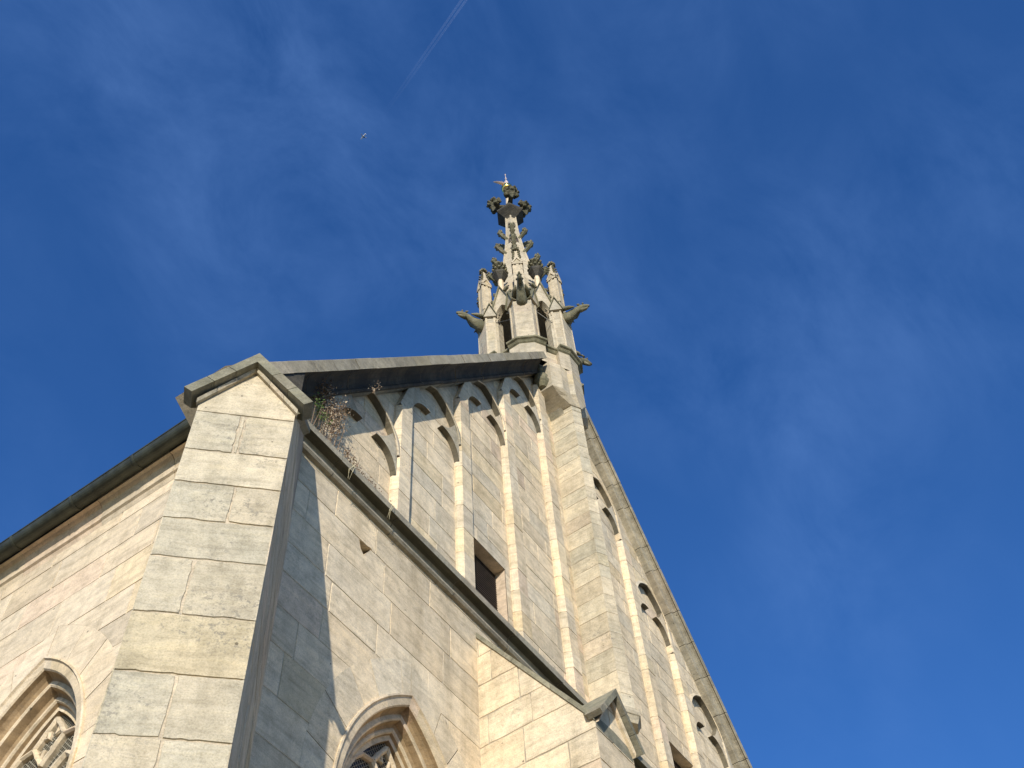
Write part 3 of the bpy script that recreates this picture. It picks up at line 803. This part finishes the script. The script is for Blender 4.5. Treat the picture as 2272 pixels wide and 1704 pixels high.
# lower body (below the openings), corbelled in towards the shaft
m = MB(); B0 = body_plan(0)
shell(m, B0, 17.2, ZC, courses(17.2, ZC, .26, .36, 2), 0, 3)
def scl(P, f, dy=0): return [V((TC.x+(p.x-TC.x)*f, TC.y+(p.y-TC.y)*f+dy, 0)) for p in P]
h_ = .155
F0 = [(9.48, 5.4), (9.48, 4.76), (9.66, 4.65), (XC-h_-.06, 4.62), (XC-h_, 4.545)]
F0 = [V((x, y, 0)) for x, y in F0]+[V((mir(x), y, 0)) for x, y in F0[::-1]]
F0 = F0[::-1]
shell(m, F0, 16.42, 17.2, courses(16.42, 17.2, .26, .36, 5), 0, 4)
m.add(flat(F0, 17.2), [tuple(range(len(F0)))], 0, (.4, .5, .5))
F1 = [(XC-.17, 5.4), (XC-.17, 4.74), (XC-.16, 4.66), (XC-.06, 4.60), (XC-.02, 4.57)]
F1 = ([V((x, y, 0)) for x, y in F1]+[V((mir(x), y, 0)) for x, y in F1[::-1]])[::-1]
F2 = [(p*.55+q*.45) for p, q in zip(F0, F1)]
loft(m, [flat(F1, 16.2), flat(F2, 16.33), flat(F0, 16.42)], (True, False), 0, (.3, .5, .5))
part(m, 'turret_base', [M_tower, M_mortar], turret)
m = MB()
Bc = [(0.0, ZC-.09), (.025, ZC-.07), (.05, ZC-.03), (.08, ZC-.015), (.085, ZC+.0), (.085, ZC+.03), (.0, ZC+.08)]
loft(m, [flat(body_plan(e), z) for e, z in Bc], (False, True), 0)
part(m, 'turret_cornice', [M_moss], turret)
# openings level: pier shafts, jambs, arched heads with gables
ZO = 19.75
pier_root = []
for k in (30, 90, 150, 210, 270, 330):
    m = MB(); wf, Lf, Rp, FA = .31, .19, .935, 152
    f0, f1 = tp(Rp, k, 0, -wf/2), tp(Rp, k, 0, wf/2); i0 = f0+rad(k-FA)*Lf; i1 = f1+rad(k+FA)*Lf
    b0, b1 = tp(.72, k, 0, -.26), tp(.72, k, 0, .26); c0, c1 = tp(.70, k, 0, -.12), tp(.70, k, 0, .12)
    P = [i0, f0, f1, i1, b1, c1, c0, b0][::-1]
    shell(m, P, ZC+.05, 19.55, courses(ZC+.05, 19.6, .24, .40, k), 0, k)
    m.add(flat(P, 19.55), [tuple(range(8))[::-1]], 0)
    # raised fillets framing flank panels, with a small gablet on top of each flank
    for sgn, (A_, B_) in ((1, (f1, i1)), (-1, (f0, i0))):
        d = (B_-A_).normalized(); nn = rad(k+sgn*(FA-90))
        for u in (.0, .82):
            a = A_+d*(Lf*u); b = A_+d*(Lf*(u+.18))
            loft(m, [[a+V((0,0,z)), b+V((0,0,z)), b+nn*.018+V((0,0,z)), a+nn*.018+V((0,0,z))] for z in (ZC+.1, 19.6)], (True, True), 0, (.2, .8, .5))
    part(m, 'pier', [M_tower, M_mortar], turret)
    for sgn, (A_, B_) in ((1, (f1, i1)), (-1, (f0, i0))):
        m = MB(); d = (B_-A_).normalized(); nn = rad(k+sgn*(FA-90)); mid_ = (A_+B_)/2; hw = Lf/2+.03
        def G(u, z, e): return mid_+d*u+nn*e+V((0, 0, z))
        z0, z1 = 19.38, 19.80
        fr = [G(-hw, z0, .05), G(hw, z0, .05), G(0, z1, .05)]; bk = [G(-hw, z0, -.12), G(hw, z0, -.12), G(0, z1, -.12)]
        loft(m, [fr, bk], (True, True), 0)
        for s in (-1, 1):   # gablet rolls
            pa, pb_ = G(s*(hw+.01), z0-.03, .05), G(0, z1+.03, .05)
            loft(m, [[pa+V((0,0,0)), pa+V((0,0,.07)), pa+V((0,0,.07))-nn*.15, pa-nn*.15], [pb_-V((0,0,.02)), pb_+V((0,0,.06)), pb_+V((0,0,.06))-nn*.15, pb_-V((0,0,.02))-nn*.15]], (True, True), 1)
            loft(m, [[p+nn*.03 for p in r_] for r_ in ([pa, pa+V((0,0,.05)), pa+V((0,0,.05))-nn*.06, pa-nn*.06], [pb_, pb_+V((0,0,.05)), pb_+V((0,0,.05))-nn*.06, pb_-nn*.06])], (True, True), 1)
        part(m, 'gablet', [M_tower, M_moss], turret)
    # gargoyle
    m = MB(); droop = {210: .02, 90: -.20, 150: .02}.get(k, 0)
    zb = 19.34; path = [(.80, 0, .15), (.95, -.03, .185), (1.03, -.01, .165), (1.12, .05, .13), (1.21, .11, .105), (1.30, .16, .085), (1.36, .17, .075), (1.42, .155, .055), (1.47, .14, .032)]
    rings = []
    for r_, dz, rr_ in path:
        rr_ *= .84
        cen = tp(r_, k, zb+dz+droop*(r_-.9)*2); tt = rad(k+90); n_ = 10
        rings.append([cen+tt*rr_*.72*math.cos(2*math.pi*j/n_)*(1+rnd.uniform(-.09, .09))+V((0, 0, rr_*1.05*math.sin(2*math.pi*j/n_)*(1+rnd.uniform(-.09, .09)))) for j in range(n_)])
    loft(m, rings, (True, True), 0, (.6, .3, .5))
    for s in (-1, 1):  # ears, wings folded to the body, brow, jaw
        e = tp(1.28, k, zb+.22+droop*.8, s*.05); tube(m, [e, e+V((0, 0, .07))-rad(k)*.04], [.03, .008], 5)
        wv = [tp(.95, k, zb+.12, s*.13), tp(1.10, k, zb+.12+droop*.4, s*.125), tp(1.2, k, zb+.14+droop*.6, s*.09)]
        tube(m, wv, [.055, .045, .012], 6)
        blob(m, tp(1.36, k, zb+.235+droop*.9, s*.035), .022, 6, 4)
    tube(m, [tp(1.28, k, zb+.08+droop*.8), tp(1.38, k, zb+.075+droop), tp(1.44, k, zb+.085+droop)], [.05, .035, .016], 6)
    part(m, 'gargoyle', [M_moss], turret, True)
    # pinnacle on the pier
    m = MB(); rp = .83; pw2 = .088; zt = 20.95
    sq = lambda h, z, rot=0: [tp(rp, k, z)+rad(k+45+90*j)*h*1.414 for j in range(4)][::-1]
    loft(m, [sq(pw2, 19.3), sq(pw2, zt)], (True, True), 0, (.1, .9, .5))
    for j in range(4):      # fillets framing each recessed face
        n_ = rad(k+90*j); tt = rad(k+90*j+90); cen = tp(rp, k, 0)
        for s in (-1, 1):
            a = cen+n_*pw2+tt*s*pw2*.98; b = a-tt*s*.026
            loft(m, [[a+V((0,0,z)), b+V((0,0,z)), b+n_*.014+V((0,0,z)), a+n_*.014+V((0,0,z))][::-s] for z in (19.9, zt)], (True, True), 0, (.1, .9, .5))
        for s in (-1, 1):   # gablet over each face
            pts = [cen+n_*(pw2+.03)+tt*s*(pw2+.03)+V((0,0,zt-.05)), cen+n_*(pw2+.03)+tt*s*(pw2+.03)+V((0,0,zt+.03)), cen+n_*(pw2+.03)+V((0,0,zt+.30)), cen+n_*(pw2+.03)+V((0,0,zt+.21))]
            loft(m, [pts, [p-n_*.09 for p in pts]], (True, True), 0, (.1, .8, .5))
        m.add([cen+n_*(pw2+.008)-tt*pw2+V((0,0,zt)), cen+n_*(pw2+.008)+tt*pw2+V((0,0,zt)), cen+n_*(pw2+.008)+V((0,0,zt+.24))], [(0, 1, 2)], 0)
    loft(m, [sq(.085, zt), sq(.055, zt+.35), sq(.03, 21.64), sq(.022, 21.72)], (False, True), 0, (.1, .8, .5))
    pin = part(m, 'pinnacle', [M_tower], turret)
    m = MB(); 
    for lev, (zz, ra) in enumerate(((zt+.28, .075), (zt+.38, .062), (zt+.48, .052), (zt+.58, .045))):
        for j in range(4):
            p = tp(rp, k, zz)+rad(k+45+90*j)*ra; q = p+rad(k+45+90*j)*.045+V((0,0,.03))
            m = MB(); tube(m, [p, q, q+V((0,0,.02))], [.020, .022, .008], 5)
            part(m, 'pinnacle_crocket', [M_moss], turret)
    m = MB()
    for j in range(8):
        p = tp(rp, k, 21.70)+rad(k+45*j)*.035
        for dz2, rr2 in ((0.0, .085), (.07, .06)):
            q = tp(rp, k, 21.68+dz2)+rad(k+45*j)*rr2; tube(m, [p, q, q+V((0,0,.03))], [.02, .026, .012], 5)
    blob(m, tp(rp, k, 21.8), .035, 7, 5)
    part(m, 'pinnacle_finial', [M_moss], turret)
for k in (0, 60, 120, 180, 240, 300):
    n_ = rad(k); t_ = rad(k+90); ap = .75
    G = lambda u, z, e=0: TC+n_*(ap+e)+t_*u+V((0, 0, z))
    # arched head + gable as one plate with a cusped pointed opening
    m = MB(); hw = .155; zs = 19.36; ar = [(u, z) for u, z in arch(0, zs, hw, hw*3.0, 0, 8)]
    # plate outline: from jamb foot up to gable apex
    W_ = .33; zb_, za = 19.25, 20.42
    outl = [(-W_, zb_), (-W_+.01, zb_+.15), (-.02, za), (.02, za), (W_-.01, zb_+.15), (W_, zb_)]
    half = []
    arL = ar[:9]; arR = ar[8:]
    Lp = [(-W_, zb_), (-hw, zb_)] + arL + [(0, za), (-.02, za)]
    Rp_ = [(W_, zb_), (0.02, za), (0, za)] + arR + [(hw, zb_)]
    for P in (Lp, Rp_):
        if area(P) > 0: P = P[::-1]
        nn = len(P); m.add([G(u, z, .05) for u, z in P]+[G(u, z, -.10) for u, z in P], [tuple(range(nn))]+[(i, nn+i, nn+(i+1) % nn, (i+1) % nn) for i in range(nn)], 0, (.1, .8, .9))
    # jambs of the opening down to the sill
    for s in (-1, 1):
        q = [(s*W_, 0), (s*hw, 0)]
        x0_, x1_ = s*hw, s*.30
        pts = lambda z: [G(x0_, z, .0), G(x1_, z, .0), G(x1_, z, -.2), G(x0_, z, -.2)]
        loft(m, [pts(ZC+.05), pts(19.37)], (True, True), 0, (.8, .5, .5))
        # cusps
        for zc_, l_ in ((19.38, .085), (19.56, .06)):
            tube(m, [G(s*(hw-.0), zc_-.05, -.02), G(s*(hw-l_), zc_, -.02), G(s*(hw-.01), zc_+.06, -.02)], [.02, .014, .02], 5)
        # raking mouldings of the gable
        a_, b_ = (s*(W_+.015), zb_+.02), (0, za+.06)
        for e0, e1, off in ((.05, .09, 0), ):
            ring = lambda p: [G(p[0], p[1], -.10), G(p[0], p[1]+.0, .09), G(p[0], p[1]-.075, .075), G(p[0], p[1]-.085, .05), G(p[0], p[1]-.10, -.10)][::s]
            loft(m, [ring(a_), ring(b_)], (True, True), 1)
    part(m, 'gabled_arch', [M_tower, M_moss], turret)
    m = MB()    # crockets on the gable edges, stem and finial
    for s in (-1, 1):
        for f in (.12, .34, .56, .76):
            x_, z_ = s*(W_*(1-f)), zb_+.1+(za-zb_)*f
            m = MB(); p = G(x_, z_, .02); q = G(x_+s*.07, z_+.05, .03); tube(m, [p, q, q+V((0, 0, .045))+t_*s*.02], [.035, .04, .012], 6)
            blob(m, q+V((0, 0, .02)), .033, 6, 4, jit=.3)
            part(m, 'gable_crocket', [M_moss], turret)
    p6 = lambda r_, z: [TC+n_*.74+rad(k+60*j)*r_+V((0, 0, z)) for j in range(6)][::-1]
    m = MB()
    loft(m, [p6(.065, 20.25), p6(.052, 20.86)], (True, True), 1, (.1, .9, .5))
    loft(m, [p6(.055, 20.80), p6(.11, 20.92), p6(.16, 20.99), p6(.165, 21.05), p6(.10, 21.11), p6(.07, 21.34), p6(.05, 21.42)], (True, True), 2, (.7, .2, .5))
    for j in range(12):
        a_ = k+30*j
        for zz, r_ in ((21.14, .16), (21.36, .14)):
            q = TC+n_*.74+rad(a_)*r_+V((0, 0, zz)); tube(m, [TC+n_*.74+rad(a_)*.07+V((0, 0, zz-.03)), q, q+V((0, 0, .045))], [.03, .032, .012], 5)
            if j % 2: blob(m, q+V((0, 0, .02)), .026, 5, 4, jit=.3)
    part(m, 'gable_finial', [M_moss, M_cream, M_crust], turret)
# inner dark bell chamber floor + roof behind the gables
m = MB()
hx = lambda r_, z, a0=30: [TC+rad(a0+60*j)*r_+V((0, 0, z)) for j in range(6)][::-1]
loft(m, [hx(.84, 19.9), hx(.80, 20.1), hx(.62, 20.5)], (True, False), 0)
part(m, 'chamber_vault', [M_tower], turret)
m = MB(); loft(m, [hx(.70, 17.95), hx(.70, 18.0)], (True, True), 0); part(m, 'chamber_floor', [M_tower], turret)
# spire
m = MB()
prof = [(.62, 20.3), (.50, 21.1), (.385, 21.9), (.29, 22.7), (.215, 23.4), (.165, 24.0), (.142, 24.4), (.130, 24.8), (.125, 25.08)]
r_ = random.Random(5)
for (ra, za_), (rb, zb_) in zip(prof[:-1], prof[1:]):
    t = (r_.random()*.6, r_.random(), .5); loft(m, [hx(ra, za_+.003), hx(rb, zb_-.003)], (False, False), 0, t); loft(m, [hx(rb, zb_-.003), hx(rb, zb_+.003)], (False, False), 1, t)
for j in range(6):  # ribs on the arrises
    tube(m, [TC+rad(30+60*j)*(a_+.005)+V((0, 0, z)) for a_, z in prof], .022, 6, 0, (.2, .7, .5))
part(m, 'spire', [M_tower, M_mortar], turret)
for j in range(6):
    a_ = 30+60*j
    for lev, z in enumerate((21.5, 22.3, 23.1, 23.9)):
        k0 = max(i for i, q in enumerate(prof) if q[1] <= z); (ra, za_), (rb, zb_) = prof[k0], prof[k0+1]
        rr = ra+(rb-ra)*(z-za_)/(zb_-za_); ln = .28-.03*lev
        m = MB()
        P = [tp(rr-.02, a_, z-.05), tp(rr+ln*.45, a_, z+.05), tp(rr+ln*.85, a_, z+.16), tp(rr+ln, a_, z+.22)]
        tube(m, P, [.05, .05, .065, .022], 7, 0)
        for s in (-1, 1):
            tube(m, [tp(rr+ln*.6, a_, z+.11), tp(rr+ln*.78, a_, z+.13, s*.06), tp(rr+ln*.84, a_, z+.18, s*.08)], [.03, .028, .01], 5)
            blob(m, tp(rr+ln*.45, a_, z+.07, s*.035), .035, 5, 4, jit=.3); blob(m, tp(rr+ln*.95, a_, z+.2, s*.03), .036, 6, 4, jit=.3)
        part(m, 'crocket', [M_moss], turret)
# slots in the spire faces
m = MB()
for j in range(6):
    for z, h_, w_ in ((23.55, .34, .035), (24.45, .3, .028)):
        k0 = max(i for i, q in enumerate(prof) if q[1] <= z); (ra, za_), (rb, zb_) = prof[k0], prof[k0+1]
        ra2 = .866*(ra+(rb-ra)*(z-za_)/(zb_-za_)); rb2 = .866*(ra+(rb-ra)*(z+h_-za_)/(zb_-za_))
        G = lambda u, z_, e: TC+rad(60*j)*(ra2+(rb2-ra2)*(z_-z)/h_+e)+rad(60*j+90)*u+V((0, 0, z_))
        P = [(-w_, z), (w_, z), (w_, z+h_*.75), (0, z+h_), (-w_, z+h_*.75)]
        m.add([G(u, z_, .004) for u, z_ in P], [tuple(range(5))])
part(m, 'spire_slots', [M_dark], turret)
# crowning cross-flower
m = MB()
loft(m, [hx(.125, 25.0), hx(.16, 25.07), hx(.25, 25.17), hx(.335, 25.25), hx(.35, 25.27), hx(.35, 25.33), hx(.30, 25.36), hx(.16, 25.46), hx(.10, 25.58)], (False, True), 0, (.7, .2, .5))
part(m, 'spire_capital', [M_crust], turret)
m = MB(); zc_ = 25.80
tube(m, [TC+V((0, 0, 25.5)), TC+V((0, 0, 25.9)), TC+V((0, 0, 26.5)), TC+V((0, 0, 26.85))], [.10, .075, .055, .05], 8, 1, (.1, .6, .5))
blob(m, TC+V((0, 0, zc_)), .13, 8, 6, jit=.15)
for a_ in (47, 137, 227, 317):
    tube(m, [tp(.05, a_, zc_), tp(.22, a_, zc_-.01), tp(.30, a_, zc_+.01)], [.07, .055, .07], 8)
    # leafy head: fan of lobes
    for dr, dt, dz, r_ in ((.36, 0, .02, .13), (.30, .11, .06, .075), (.30, -.11, .06, .075), (.42, .09, .13, .065), (.42, -.09, .13, .065), (.34, 0, .17, .085), (.48, 0, .05, .07), (.36, .13, -.06, .06), (.36, -.13, -.06, .06), (.40, 0, -.12, .07)):
        blob(m, tp(dr, a_, zc_+dz, dt), r_, 7, 5, jit=.22)
    for dr, dt, dz in ((.52, .06, .10), (.52, -.06, .10), (.40, .17, .10), (.40, -.17, .10), (.28, .14, .17), (.28, -.14, .17), (.42, 0, .27)):
        p = tp(dr, a_, zc_+dz, dt); tube(m, [tp(dr*.85, a_, zc_+dz*.5, dt*.6), p, p+V((0, 0, .05))], [.05, .042, .015], 6)
    tube(m, [tp(.38, a_, zc_-.08), tp(.40, a_, zc_-.22), tp(.41, a_, zc_-.30)], [.08, .04, .01], 6)
part(m, 'cross_flower', [M_cross, M_cream], turret)
m = MB(); blob(m, TC+V((0, 0, 27.0)), .145, 24, 14, jit=0)
part(m, 'gilded_ball', [M_gold], turret, True)
m = MB()
tube(m, [TC+V((0, 0, 27.05)), TC+V((0, 0, 27.95))], [.018, .006], 6)
blob(m, TC+V((0, 0, 27.62)), .03, 7, 5, jit=0); blob(m, TC+V((0, 0, 27.88)), .024, 7, 5, jit=0)
# cock: body, breast and long drooping tail feathers
D_ = rad(205)
tube(m, [TC+V((0, 0, 27.12)), TC+V((0, 0, 27.26)), TC+V((0, 0, 27.42)), TC+V((0, 0, 27.5))], [.055, .07, .045, .02], 7)
tube(m, [TC+V((0, 0, 27.2)), TC+D_*.16+V((0, 0, 27.16)), TC+D_*.32+V((0, 0, 27.04)), TC+D_*.40+V((0, 0, 26.96))], [.045, .05, .03, .008], 6, sy=.6)
part(m, 'weathercock', [M_tin], turret)
# thin tie rods in the openings
m = MB()
for k in (120, 180, 240, 60):
    tube(m, [tp(.78, k, 18.95, -.2), tp(.78, k, 19.22, .2)], .008, 4)
tube(m, [tp(.96, 205, 17.9), tp(1.02, 205, 18.5)], .006, 4)
part(m, 'tie_rod', [M_iron], turret)
# bracket corbel carrying the top end of the left coping, on a small square shaft
for s in (1, -1):
    X = lambda x: x if s > 0 else mir(x)
    m = MB(); cx, cy = X(9.47), 4.95
    rg = lambda r_, z, n=12: [V((cx+r_*math.cos(2*math.pi*j/n), cy-.0+r_*math.sin(2*math.pi*j/n), z)) for j in range(n)]
    loft(m, [rg(.07, 16.48), rg(.10, 16.53), rg(.135, 16.60), rg(.145, 16.66), rg(.11, 16.70), rg(.12, 16.76), rg(.13, 16.80), rg(.08, 16.86), rg(.06, 16.96), rg(.07, 17.04), rg(.07, 17.15)], (True, True), 1, (.6, .3, .5))
    part(m, 'corbel', [M_cream, M_moss], church)
    # raking hood between the small shaft and the central shaft
    m = MB(); a, b = V((X(9.60), 5.0, 16.72)), V((X(9.89), 4.96, 16.12))
    d = (b-a).normalized(); sd = V((0, 0, 1)).cross(d).normalized()*(1 if s > 0 else -1)
    ring = lambda p: [p+V((0, -.13, .035)), p+V((0, -.13, -.015)), p+V((0, -.06, -.03)), p+V((0, .2, -.03)), p+V((0, .2, .05))]
    loft(m, [ring(a), ring(b)], (True, True)); part(m, 'raking_hood', [M_cope], church)
# ------------------------------------------------------------------ plants growing on the masonry
def leaf_mat(name, cols):
    m, N, L, B = new_mat(name); oi = N.new('ShaderNodeAttribute'); oi.attribute_name = 'tint'
    sp = N.new('ShaderNodeSeparateColor'); L.new(oi.outputs['Color'], sp.inputs[0])
    r = ramp(N, [(i/(len(cols)-1), c) for i, c in enumerate(cols)]); L.new(sp.outputs[0], r.inputs[0]); L.new(r.outputs[0], B.inputs['Base Color'])
    B.inputs['Roughness'].default_value = .85; return m
M_leaf = leaf_mat('dry_leaves', [(.09, .10, .04), (.17, .095, .05), (.30, .20, .12), (.58, .48, .35)])
M_leafg = leaf_mat('green_leaves', [(.05, .10, .02), (.10, .17, .04), (.25, .22, .09)])
M_twig = plain('dry_twig', (.16, .11, .07), .9)
def shrub(name, base, pts, nl, size, mats, label, stems):
    root = empty(name, base); tag(root, label, 'plant'); rr = random.Random(len(label)); base = V(base)
    m = MB()
    for a, b in stems:
        a, b = V(a), V(b); mid_ = (a+b)/2+V((rr.uniform(-.04, .04), -.02, 0)); tube(m, [a-base, mid_-base, b-base], [.007, .005, .002], 4)
    m.build('stem', [M_twig], root)
    m = MB()
    for i in range(nl):
        c, sp_, tr = rr.choice(pts); p = V(c)+V((rr.gauss(0, sp_[0]), -abs(rr.gauss(0, sp_[1])), rr.gauss(0, sp_[2])))-base
        s = size*rr.uniform(.5, 1.5); u = V((rr.uniform(-1, 1), rr.uniform(-1, 1), rr.uniform(-1, 1))).normalized(); v = u.cross(V((rr.uniform(-1, 1), rr.uniform(-1, 1), rr.uniform(-1, 1)))).normalized()
        m.add([p-u*s, p+v*s*.45, p+u*s, p-v*s*.45], [(0, 1, 2, 3)], 0, (min(1, max(0, rr.gauss(tr, .16))), rr.random(), rr.random()))
    m.build('foliage', mats, root)
    return root
WY = YF+.0
cl = []
for i in range(26):
    f = i/25; x = 4.62+.24*f+rnd.uniform(-.05, .05)
    cl.append(((x, WY-.03, 9.70+rnd.uniform(0, .75)*(1-.3*abs(f-.5))), (.05, .04, .07), .75))
for i in range(9): cl.append(((4.50+rnd.uniform(-.05, .12), WY-.02, 10.0+rnd.uniform(0, .55)), (.05, .04, .06), .33))
shrub('dry_shrub', (4.66, WY-.05, 9.50), cl, 2400, .0115, [M_leaf], 'dry brown and beige shrub behind the corner buttress at the foot of the gable',
      [((4.55+.05*i, WY-.04, 9.5), (4.48+.07*i, WY-.06, 10.0+rnd.uniform(.1, .5))) for i in range(7)])
shrub('green_tuft', (4.42, WY-.1, 9.55), [((4.43, WY-.10, 9.82), (.035, .03, .07), .3), ((4.52, WY-.10, 9.70), (.05, .03, .05), .5)], 150, .013, [M_leafg], 'small green tuft against the dark stone just behind the corner buttress cap',
      [((4.42, WY-.08, 9.5), (4.40, WY-.10, 10.0)), ((4.45, WY-.08, 9.5), (4.5, WY-.12, 9.95))])
shrub('dry_tuft', (5.02, WY-.06, 9.45), [((5.0, WY-.05, 9.60), (.06, .03, .06), .6), ((5.12, WY-.07, 9.50), (.10, .02, .03), .5), ((5.3, WY-.09, 9.44), (.12, .02, .02), .4)], 420, .011, [M_leaf], 'low dry tuft creeping along the moulding under the first blind arch',
      [((5.0, WY-.06, 9.45), (5.02, WY-.08, 9.75)), ((5.06, WY-.06, 9.45), (5.14, WY-.1, 9.68))])
shrub('hanging_tuft', (5.20, 4.86, 11.05), [((5.21, 4.82, 11.10), (.03, .03, .04), .9), ((5.16, 4.85, 10.98), (.03, .02, .03), .85)], 40, .012, [M_leaf], 'tiny pale tuft hanging in the dark under the left coping above the first arch',
      [((5.20, 4.88, 11.02), (5.22, 4.80, 11.14))])
for i, (x, z, c) in enumerate(((4.99, 9.33, 'pale grass wisp curling from the first joint of the string course'), (5.62, 9.33, 'longer grass wisp hanging over the second joint of the string course'))):
    o = empty('grass_wisp', (x, WY-.16, z)); tag(o, c, 'plant', 'grass wisps on the string course')
    m = MB()
    for j in range(3):
        a = rnd.uniform(-.03, .03); tube(m, [(a, 0, .02), (a-.02, -.03, -.04), (a-.04-.02*j, -.02, -.14), (a-.03, .02, -.22)], [.0035, .003, .0025, .001], 4)
    m.build('blade', [leaf_mat('straw', [(.5, .45, .28), (.6, .52, .33)])], o)
# ------------------------------------------------------------------ airliner and its trail, 10 km up
AL = 9000.0
def at_alt(px_, py_, z=AL): d = ray(px_, py_); return d*(z/d.z)
pc = at_alt(806, 303); a0 = at_alt(812, 296.5); a1 = at_alt(801, 309.5)
dirv = (a1-a0).normalized()          # flying down to the left
ln = 62.0; sidev = dirv.cross(V((0, 0, 1))).normalized()
root = empty('airliner', pc); tag(root, 'tiny white airliner high in the blue sky left of the spire', 'airplane')
m = MB(); tube(m, [-dirv*ln*.5, -dirv*ln*.42, dirv*ln*.38, dirv*ln*.47, dirv*ln*.5], [1.5, 4.4, 4.6, 3.4, .6], 12); m.build('fuselage', [M_plane], root, True)
for s in (-1, 1):
    m = MB(); P = [dirv*8, dirv*-2, -dirv*10+sidev*s*29, -dirv*7+sidev*s*29]
    loft(m, [[p+V((0, 0, .6)) for p in P], [p-V((0, 0, .6)) for p in P]], (True, True)); m.build('wing', [M_plane], root)
    m = MB(); P = [-dirv*22, -dirv*27, -dirv*30+sidev*s*10, -dirv*28+sidev*s*10]
    loft(m, [[p+V((0, 0, .4)) for p in P], [p-V((0, 0, .4)) for p in P]], (True, True)); m.build('tailplane', [M_plane], root)
    m = MB(); tube(m, [dirv*8+sidev*s*10-V((0, 0, 2)), dirv*2+sidev*s*10-V((0, 0, 2))], 1.6, 8); m.build('engine', [M_plane], root)
m = MB(); P = [-dirv*22, -dirv*29, -dirv*31+V((0, 0, 9)), -dirv*27+V((0, 0, 9))]
loft(m, [[p+sidev*.4 for p in P], [p-sidev*.4 for p in P]], (True, True)); m.build('fin', [M_plane], root)
mt, N, L, B = new_mat('thin_ice_vapour')
N.remove(B); df = N.new('ShaderNodeBsdfDiffuse'); df.inputs[0].default_value = (.95, .95, .95, 1); tl = N.new('ShaderNodeBsdfTranslucent'); tl.inputs[0].default_value = (.95, .95, .95, 1)
ad = N.new('ShaderNodeAddShader'); L.new(df.outputs[0], ad.inputs[0]); L.new(tl.outputs[0], ad.inputs[1])
tr = N.new('ShaderNodeBsdfTransparent'); ms = N.new('ShaderNodeMixShader')
at_ = N.new('ShaderNodeAttribute'); at_.attribute_name = 'tint'; L.new(at_.outputs['Fac'], ms.inputs[0])
L.new(tr.outputs[0], ms.inputs[1]); L.new(ad.outputs[0], ms.inputs[2]); L.new(ms.outputs[0], N['Material Output'].inputs[0])
c0, c1 = at_alt(1050, -30), at_alt(846, 262); tdir = (c1-c0).normalized(); tsd = tdir.cross(V((0, 0, 1))).normalized()
root = empty('contrail', c0); tag(root, 'faint white vapour trail fading out above the airliner', 'vapour trail')
for s in (-1, 1):
    m = MB(); n = 60; Ltot = (c1-c0).length
    for i in range(n):
        f0, f1 = i/n, (i+1)/n; w0, w1 = 9-3*f0, 9-3*f1; off = 15-6*f0; off1 = 15-6*f1
        tv = .027*(1-f0)**1.1*(.85+.3*rnd.random())
        rr_ = [[tdir*Ltot*f+tsd*(s*o+w*math.cos(R(q)))+V((0, 0, w*.5*math.sin(R(q)))) for q in range(0, 360, 45)] for f, o, w in ((f0, off, w0), (f1, off1, w1))]
        loft(m, rr_, (False, False), 0, (tv, tv, tv))
    m.build('vapour_band', [mt], root)
